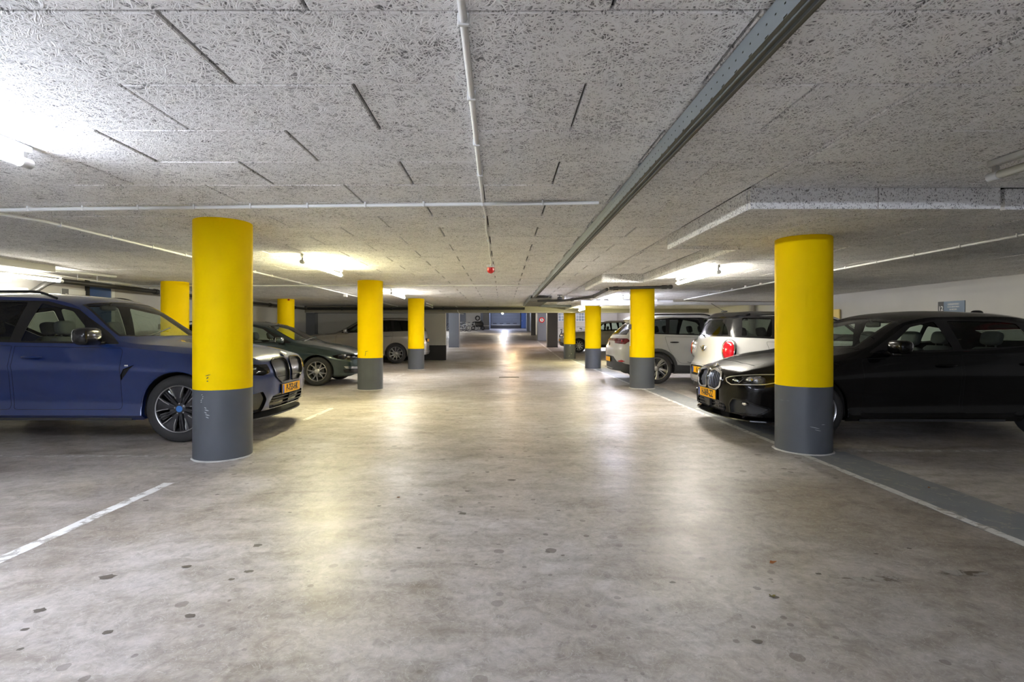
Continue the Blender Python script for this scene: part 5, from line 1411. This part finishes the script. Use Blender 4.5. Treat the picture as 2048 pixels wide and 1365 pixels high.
# ------------------------------------------------------------ white hatchback with black roof, tail to the aisle
def white_hatch():
    L = 4.10
    WH = paint('white_paint', (.47, .47, .455), 0, .3)
    sp = dict(zb=.22, n=3.0,
      W=[(0, .74), (.25, .84), (.7, .885), (1.5, .88), (2.6, .89), (3.4, .895), (3.85, .87), (4.10, .80)],
      belt=[(0, .66, .78), (.4, .76, .86), (1.0, .82, .94), (1.5, .835, .99), (2.6, .845, 1.03), (3.7, .83, 1.06), (4.10, .78, 1.07)],
      edge=[(0, .56, .86), (.4, .66, .94), (1.0, .74, 1.01), (1.25, .765, 1.045), (1.5, .775, 1.10), (1.95, .67, 1.42), (2.3, .645, 1.49), (3.0, .635, 1.50), (3.7, .625, 1.48), (4.10, .60, 1.42)],
      top=[(0, .90), (.2, .97), (.7, 1.05), (1.18, 1.11), (1.3, 1.17), (1.82, 1.47), (2.1, 1.535), (2.6, 1.57), (3.2, 1.57), (3.8, 1.545), (4.10, 1.51)],
      side=[(0, .09), (.06, .045), (.20, .035), (.42, .014), (.62, .0), (.80, .006), (.88, .02), (1, .048)],
      front=[(.2, .10), (.34, .02), (.45, 0), (.7, 0), (.83, .04), (.92, .10)], rear=[(.2, .08), (.36, 0), (.55, 0), (.68, .07), (.85, .10), (1.05, .14), (1.48, .36)], af=.30, ar=.26)
    c = Car('hatchback', 'white hatchback with black roof and red tail lamps, tail out behind the black car', (3.60+L/2, 9.42, 0), 0, L, sp, WH)
    c.root.rotation_euler = (0, 0, math.pi); 
    c.root.location = (3.60+L/2, 9.42, 0)
    return c, L
def build_white_hatch():
    c, L = white_hatch(); c.root.rotation_euler = (0, 0, 0)
    c.arch(.80, .375, .33); c.arch(3.40, .375, .33)
    do1 = c.emit('door', c.sidepanel('door', [(1.35, .32), (2.40, .32), (2.40, 1.005), (1.35, .97)], r=[.04, .04, .01, .05]), c.m, 'LR', ang=32)
    do2 = c.emit('door', c.sidepanel('door', [(2.43, .32), (2.96, .32), (3.20, .66), (3.28, 1.035), (2.43, 1.01)], r=[.04, .1, .2, .03, .01]), c.m, 'LR', ang=32)
    c.glazing([(1.50, 1.035), (1.90, 1.385), (2.2, 1.46), (3.0, 1.475), (3.62, 1.46), (3.78, 1.42), (3.84, 1.11), (2.4, 1.05)],
              [[(1.66, 1.06), (1.96, 1.37), (2.22, 1.43), (2.34, 1.08)], [(2.46, 1.085), (2.40, 1.44), (2.95, 1.45), (3.08, 1.11)], [(3.18, 1.115), (3.10, 1.45), (3.58, 1.435), (3.66, 1.13)]],
              [M['glass'], M['glass'], M['glass_dark']], M['gloss'], [do1, do2, None])
    c.windscreen([(1.25, -.1), (1.25, .30), (1.35, .60), (1.46, .71), (1.90, .62), (1.84, .35), (1.82, -.1)], M['glass'])
    c.windscreen([(-.1, 1.115), (.68, 1.115), (.62, 1.44), (-.1, 1.45)], M['glass_dark'], 'rear_window', axis='x', region=RE, inset=.03)
    c.feature('roof_spoiler', 'x', [(-.05, 1.455), (.60, 1.445), (.60, 1.50), (-.05, 1.52)], M['gloss'], .035, 'M', RE, .01)
    fs = cut(c.bm, 'z', [(c.x(1.86), -.1), (c.x(1.92), .645), (c.x(4.4), .645), (c.x(4.4), -.1)], lambda f: f.normal.z > .3 and f.calc_center_median().z > 1.3)
    c.emit('roof_panel', take(c.bm, fs), M['gloss'])
    c.handle(2.25, .88, M['chrome'], .88, parents=do1); c.handle(3.05, .90, M['chrome'], .88, parents=do2)
    c.mirror(1.62, .83, 1.05, M['gloss'])
    for sd in (1, -1):
        mx_ = Matrix.Rotation(R(-sd*42), 3, 'Z') @ Matrix.Rotation(R(6), 3, 'Y')
        bm = bmesh.new(); blob(bm, (-L/2+.245, sd*.75, .885), (.12, .26, .37), .78, 24, mx_); su = obj('tail_lamp_surround', bm, M['chrome'], c.root, True)
        bm = bmesh.new(); blob(bm, (-L/2+.235, sd*.757, .885), (.15, .21, .32), .78, 24, mx_); obj('tail_lamp', bm, M['redlens'], su, True)
    # winged round badge
    bd = obj('badge_disc', tube(bmesh.new(), [(-.008, 0, 0), (.012, 0, 0)], .036, 18), M['signblack'], c.root, True); bd.scale = (1, 1.35, 1.35); bd.location = (-L/2+.096, 0, .90); bd.rotation_euler = (0, .12, 0)
    bm = bmesh.new()
    for sd in (-1, 1):
        for k in range(3): tube(bm, [(-.006, sd*.034, .012-.014*k), (-.006, sd*(.105-.02*k), .022-.016*k)], .0055, 6)
    tube(bm, [(-.008, .036*math.cos(a), .036*math.sin(a)) for a in [2*math.pi*k/18 for k in range(19)]], .006, 6, False)
    obj('badge_wings', bm, M['chrome'], bd, True)
    # bumper with dark plate field
    c.feature('plate_field', 'x', [(-.05, .40), (.40, .40), (.48, .50), (.44, .585), (-.05, .585)], M['plastic'], -.02, 'M', RE, .03)
    c.feature('lower_skirt', 'x', [(-.05, .20), (.74, .20), (.70, .31), (-.05, .33)], M['satin'], .008, 'M', RE, .02)
    bm = bmesh.new(); tube(bm, [(-L/2+.03+.0*k, y, .605) for k, y in enumerate((-.62, -.3, 0, .3, .62))], .004, 6); obj('tailgate_seam', bm, M['well'], c.root)
    c.plate('65-PPZ-6'[:5], -L/2-.0, .50, -1)
    obj('tailgate_handle', B(-L/2+.09, -L/2+.13, -.16, .16, .70, .73, .01), M['chrome'], c.root)
    bm = bmesh.new(); blob(bm, (c.x(3.62), 0, 1.575), (.12, .06, .03), .7); tube(bm, [(c.x(3.62), 0, 1.58), (c.x(3.86), 0, 1.72)], .005, 6); obj('antenna', bm, M['plastic'], c.root, True)
    obj('rear_wiper', tube(bmesh.new(), [(-L/2+.13, 0, 1.10), (-L/2+.17, .30, 1.17)], .008, 6), M['plastic'], c.root)
    for k, sd in enumerate((-1, 1)): obj('exhaust_pipe', tube(bmesh.new(), [(-L/2+.03, sd*.30, .25), (-L/2+.2, sd*.30, .25)], .035, 12), M['chrome'], c.root, True)
    c.feature('arch_trim', 'y', c.P([(1.25, .21), (2.95, .21), (2.95, .30), (1.25, .30)]), M['plastic'], .006, 'LR', c.side_reg, .01)
    c.feature('headlamp', 'x', [(.46, .68), (.70, .70), (.74, .84), (.5, .84)], M['reflector'], .005, 'LR', FR, .04)
    c.feature('grille', 'x', [(-.05, .56), (.36, .56), (.40, .66), (.34, .76), (-.05, .78)], M['gloss'], -.02, 'M', FR, .03)
    c.interior(1.38, 3.75, .40, 1.03, rows=((1.95, .36), (2.78, .36)), roof=1.52)
    c.wheels((.80, 3.40), .325, .23, 'multi', .205)
    c.finish_body()
build_white_hatch()

# ------------------------------------------------------------ white electric SUV, tail to the aisle
def white_suv():
    L = 4.58
    sp = dict(zb=.24, n=2.8,
      W=[(0, .80), (.25, .88), (.7, .92), (1.5, .915), (3.0, .92), (3.7, .925), (4.3, .89), (4.58, .82)],
      belt=[(0, .72, .80), (.4, .80, .90), (1.0, .85, 1.0), (1.5, .865, 1.06), (3.0, .87, 1.10), (4.1, .85, 1.12), (4.58, .80, 1.12)],
      edge=[(0, .62, .86), (.4, .70, .97), (1.0, .76, 1.06), (1.3, .79, 1.10), (1.55, .80, 1.15), (2.15, .67, 1.50), (2.6, .64, 1.56), (3.3, .62, 1.555), (4.1, .60, 1.49), (4.58, .56, 1.40)],
      top=[(0, .885), (.2, .97), (.7, 1.07), (1.2, 1.14), (1.35, 1.20), (2.0, 1.55), (2.3, 1.605), (2.8, 1.635), (3.4, 1.62), (4.1, 1.56), (4.58, 1.49)],
      side=[(0, .10), (.06, .05), (.20, .035), (.42, .018), (.60, .012), (.76, .0), (.88, .02), (1, .05)],
      front=[(.2, .12), (.36, .03), (.5, 0), (.7, 0), (.85, .06), (.95, .14)], rear=[(.2, .10), (.34, .03), (.5, .03), (.66, 0), (.78, 0), (.92, .05), (1.08, .13), (1.5, .58)], af=.30, ar=.28, fall=(.8, 1.25))
    c = Car('suv', 'white electric SUV with grey lower body, tail out behind the second right column', (2.60+L/2, 12.60, 0), 0, L, sp, paint('white_suv_paint', (.46, .46, .445), 0, .3))
    G = mat('dark_grey_cladding', (.045, .048, .05), .6)
    c.cladding(.84, .40, .07, G, .35); c.cladding(3.64, .40, .07, G, .35)
    c.arch(.84, .40, .355); c.arch(3.64, .40, .355)
    c.feature('sill_cladding', 'y', c.P([(1.30, .235), (3.20, .235), (3.20, .44), (1.30, .38)]), G, .006, 'LR', c.side_reg, .01)
    do1 = c.emit('door', c.sidepanel('door', [(1.42, .47), (2.55, .47), (2.55, 1.07), (1.42, 1.05)], r=[.04, .04, .01, .05]), c.m, 'LR', ang=32)
    do2 = c.emit('door', c.sidepanel('door', [(2.58, .47), (3.12, .47), (3.40, .80), (3.46, 1.09), (2.58, 1.075)], r=[.04, .1, .2, .03, .01]), c.m, 'LR', ang=32)
    c.glazing([(1.52, 1.095), (2.10, 1.46), (2.55, 1.53), (3.2, 1.53), (3.85, 1.47), (4.12, 1.33), (3.75, 1.15), (2.6, 1.115)],
              [[(1.78, 1.125), (2.16, 1.44), (2.50, 1.505), (2.54, 1.14)], [(2.62, 1.14), (2.62, 1.50), (3.15, 1.505), (3.28, 1.495), (3.36, 1.16)], [(3.43, 1.165), (3.38, 1.485), (3.78, 1.445), (3.98, 1.33), (3.72, 1.175)]],
              [M['glass'], M['glass_dark'], M['glass_dark']], M['gloss'], [do1, do2, None])
    c.windscreen([(1.27, -.1), (1.27, .30), (1.38, .62), (1.50, .735), (2.08, .625), (2.02, .35), (2.0, -.1)], M['glass'])
    c.windscreen([(-.1, 1.13), (.70, 1.13), (.60, 1.40), (-.1, 1.42)], M['glass_dark'], 'rear_window', axis='x', region=RE, inset=.03)
    c.feature('spoiler', 'x', [(-.05, 1.43), (.58, 1.42), (.56, 1.48), (-.05, 1.50)], c.m, .10, 'M', RE, .01)
    c.feature('light_bar', 'x', [(-.05, .985), (.36, .985), (.42, .93), (.80, .91), (.83, .99), (.78, 1.045), (-.05, 1.045)], M['darkredlens'], .006, 'M', RE, .015)
    for sd in (1, -1):
        bm = bmesh.new(); blob(bm, (-L/2+.20, sd*.64, .985), (.05, .22, .05), .6, 14, Matrix.Rotation(R(sd*22), 3, 'Z')); obj('tail_lamp', bm, M['redlens'], c.root, True)
    c.feature('lower_bumper', 'x', [(-.05, .24), (.86, .24), (.88, .40), (.74, .50), (.56, .50), (.44, .62), (-.05, .64)], G, .006, 'M', RE, .03)
    c.feature('rear_reflector', 'x', [(.60, .52), (.74, .55), (.80, .52), (.70, .48)], M['redlens'], .006, 'LR', RE, .01)
    obj('bumper_strip', B(-L/2+.0, -L/2+.03, -.42, .42, .325, .345, .004), M['satin'], c.root)
    c.plate('', -L/2-.005, .545, -1)
    c.handle(2.40, .93, c.m, .91, parents=do1, ln=.2); c.handle(3.25, .96, M['gloss'], .91, parents=do2, ln=.2)
    c.mirror(1.72, .86, 1.12, c.m)
    for sd in (1, -1):
        obj('roof_rail', tube(bmesh.new(), bend([(c.x(2.2), sd*.665, 1.53), (c.x(2.45), sd*.65, 1.61), (c.x(3.7), sd*.625, 1.60), (c.x(4.05), sd*.61, 1.51)], .25), .015, 8), M['gloss'], c.root, True)
    obj('rear_wiper', tube(bmesh.new(), [(-L/2+.19, 0, 1.11), (-L/2+.23, -.32, 1.17)], .009, 6), M['plastic'], c.root)
    # small rear badge
    bd = obj('round_badge', tube(bmesh.new(), [(-.006, .05*math.cos(a), .05*math.sin(a)) for a in [2*math.pi*k/20 for k in range(21)]], .006, 6, False), M['gloss'], c.root, True); bd.location = (-L/2+.04, 0, .90)
    bm = bmesh.new(); tube(bm, [(-.006, -.035, .03), (-.006, -.012, -.035), (-.006, 0, 0), (-.006, .012, -.035), (-.006, .035, .03)], .005, 5); o = obj('badge_bars', bm, M['gloss'], bd)
    c.feature('headlamp', 'x', [(.42, .78), (.84, .78), (.86, .86), (.42, .84)], M['reflector'], .005, 'LR', FR, .02)
    c.feature('lower_intake', 'x', [(-.05, .32), (.60, .32), (.54, .46), (-.05, .50)], M['gloss'], -.02, 'M', FR, .03)
    c.interior(1.4, 4.05, .46, 1.10, rows=((2.1, .38), (2.95, .38)), roof=1.57)
    c.wheels((.84, 3.64), .355, .255, 'broad', .23)
    c.finish_body()
white_suv()

# ------------------------------------------------------------ beige compact SUV behind the right row (on the ramp)
def compact_suv(name, label, loc, rz, L, body, roll, detail=True):
    sp = dict(zb=.26, n=2.8,
      W=[(0, .78), (.25, .86), (.7, .90), (1.5, .895), (3.0, .90), (3.6, .905), (4.1, .87), (4.4, .80)],
      belt=[(0, .70, .84), (.4, .78, .93), (1.0, .83, 1.0), (1.5, .845, 1.04), (3.0, .85, 1.09), (4.0, .83, 1.12), (4.4, .78, 1.14)],
      edge=[(0, .60, .90), (.4, .68, .99), (1.0, .74, 1.06), (1.35, .775, 1.09), (1.6, .785, 1.14), (2.1, .66, 1.48), (2.5, .635, 1.55), (3.2, .62, 1.56), (4.0, .60, 1.53), (4.4, .56, 1.43)],
      top=[(0, .93), (.2, 1.0), (.7, 1.07), (1.3, 1.13), (1.45, 1.19), (1.95, 1.53), (2.2, 1.585), (2.8, 1.625), (3.4, 1.62), (4.0, 1.59), (4.4, 1.52)],
      side=[(0, .10), (.06, .05), (.20, .035), (.42, .018), (.62, .004), (.80, .006), (.88, .02), (1, .05)],
      front=[(.2, .12), (.36, .03), (.5, 0), (.78, 0), (.88, .03), (.97, .10)], rear=[(.2, .10), (.42, 0), (.75, 0), (.95, .06), (1.12, .12), (1.5, .34)], af=.28, ar=.24)
    c = Car(name, label, loc, rz, L, sp, body, roll=roll)
    c.arch(.88, .40, .35); c.arch(3.52, .40, .35)
    do1 = c.emit('door', c.sidepanel('door', [(1.45, .40), (2.5, .40), (2.5, 1.06), (1.45, 1.03)], r=[.04, .04, .01, .05]), c.m, 'LR', ang=32)
    do2 = c.emit('door', c.sidepanel('door', [(2.53, .40), (3.05, .40), (3.32, .76), (3.40, 1.085), (2.53, 1.065)], r=[.04, .1, .2, .03, .01]), c.m, 'LR', ang=32)
    c.glazing([(1.60, 1.085), (2.06, 1.44), (2.5, 1.52), (3.2, 1.53), (3.85, 1.50), (4.08, 1.20), (2.6, 1.105)],
              [[(1.82, 1.11), (2.12, 1.42), (2.46, 1.49), (2.50, 1.13)], [(2.58, 1.13), (2.58, 1.50), (3.1, 1.505), (3.25, 1.15)], [(3.33, 1.16), (3.25, 1.49), (3.80, 1.47), (3.95, 1.21)]],
              [M['glass'], M['glass'], M['glass']], M['gloss'], [do1, do2, None])
    c.windscreen([(1.38, -.1), (1.38, .30), (1.48, .60), (1.60, .72), (2.05, .61), (1.98, .35), (1.96, -.1)], M['glass'])
    c.feature('headlamp', 'x', [(.44, .76), (.84, .78), (.86, .86), (.44, .85)], M['reflector'], .005, 'LR', FR, .02)
    c.feature('grille', 'x', [(-.05, .74), (.42, .74), (.42, .86), (-.05, .87)], M['gloss'], -.015, 'M', FR, .02)
    c.feature('lower_bumper', 'x', [(-.05, .27), (.84, .27), (.80, .46), (.5, .52), (-.05, .52)], M['plastic'], .004, 'M', FR, .02)
    c.feature('sill_cladding', 'y', c.P([(1.32, .255), (3.10, .255), (3.10, .40), (1.32, .40)]), M['plastic'], .005, 'LR', c.side_reg, .01)
    c.feature('tail_lamp', 'x', [(.46, .96), (.80, .93), (.84, 1.02), (.70, 1.06), (.46, 1.04)], M['redlens'], .006, 'LR', RE, .02)
    c.mirror(1.76, .85, 1.10, c.m); c.handle(2.35, .94, c.m, .895, parents=do1); c.handle(3.18, .96, c.m, .895, parents=do2)
    for sd in (1, -1):
        obj('roof_rail', tube(bmesh.new(), bend([(c.x(2.15), sd*.655, 1.51), (c.x(2.35), sd*.64, 1.60), (c.x(3.7), sd*.625, 1.61), (c.x(3.95), sd*.61, 1.54)], .25), .015, 8), M['satin'], c.root, True)
    c.plate('', c.x(-.012), .60, 1)
    c.interior(1.45, 4.0, .46, 1.08, rows=((2.1, .37), (2.95, .37)), roof=1.56)
    c.wheels((.88, 3.52), .35, .245, 'multi', .225)
    c.finish_body()
ro = math.atan(.035)
compact_suv('suv', 'pale beige compact SUV beyond the right row, partly hidden by the yellow columns', (3.0+2.2, 26.9, floor_z(26.9)), math.pi, 4.4, paint('pale_beige_paint', (.38, .36, .31), .2, .3), -ro)
compact_suv('suv', 'dark car almost hidden behind the end wall and the left ramp pillar', (-3.75-2.2, 33.5, floor_z(33.5)), 0, 4.4, paint('dark_olive_paint', (.05, .05, .045), .2, .3), ro)
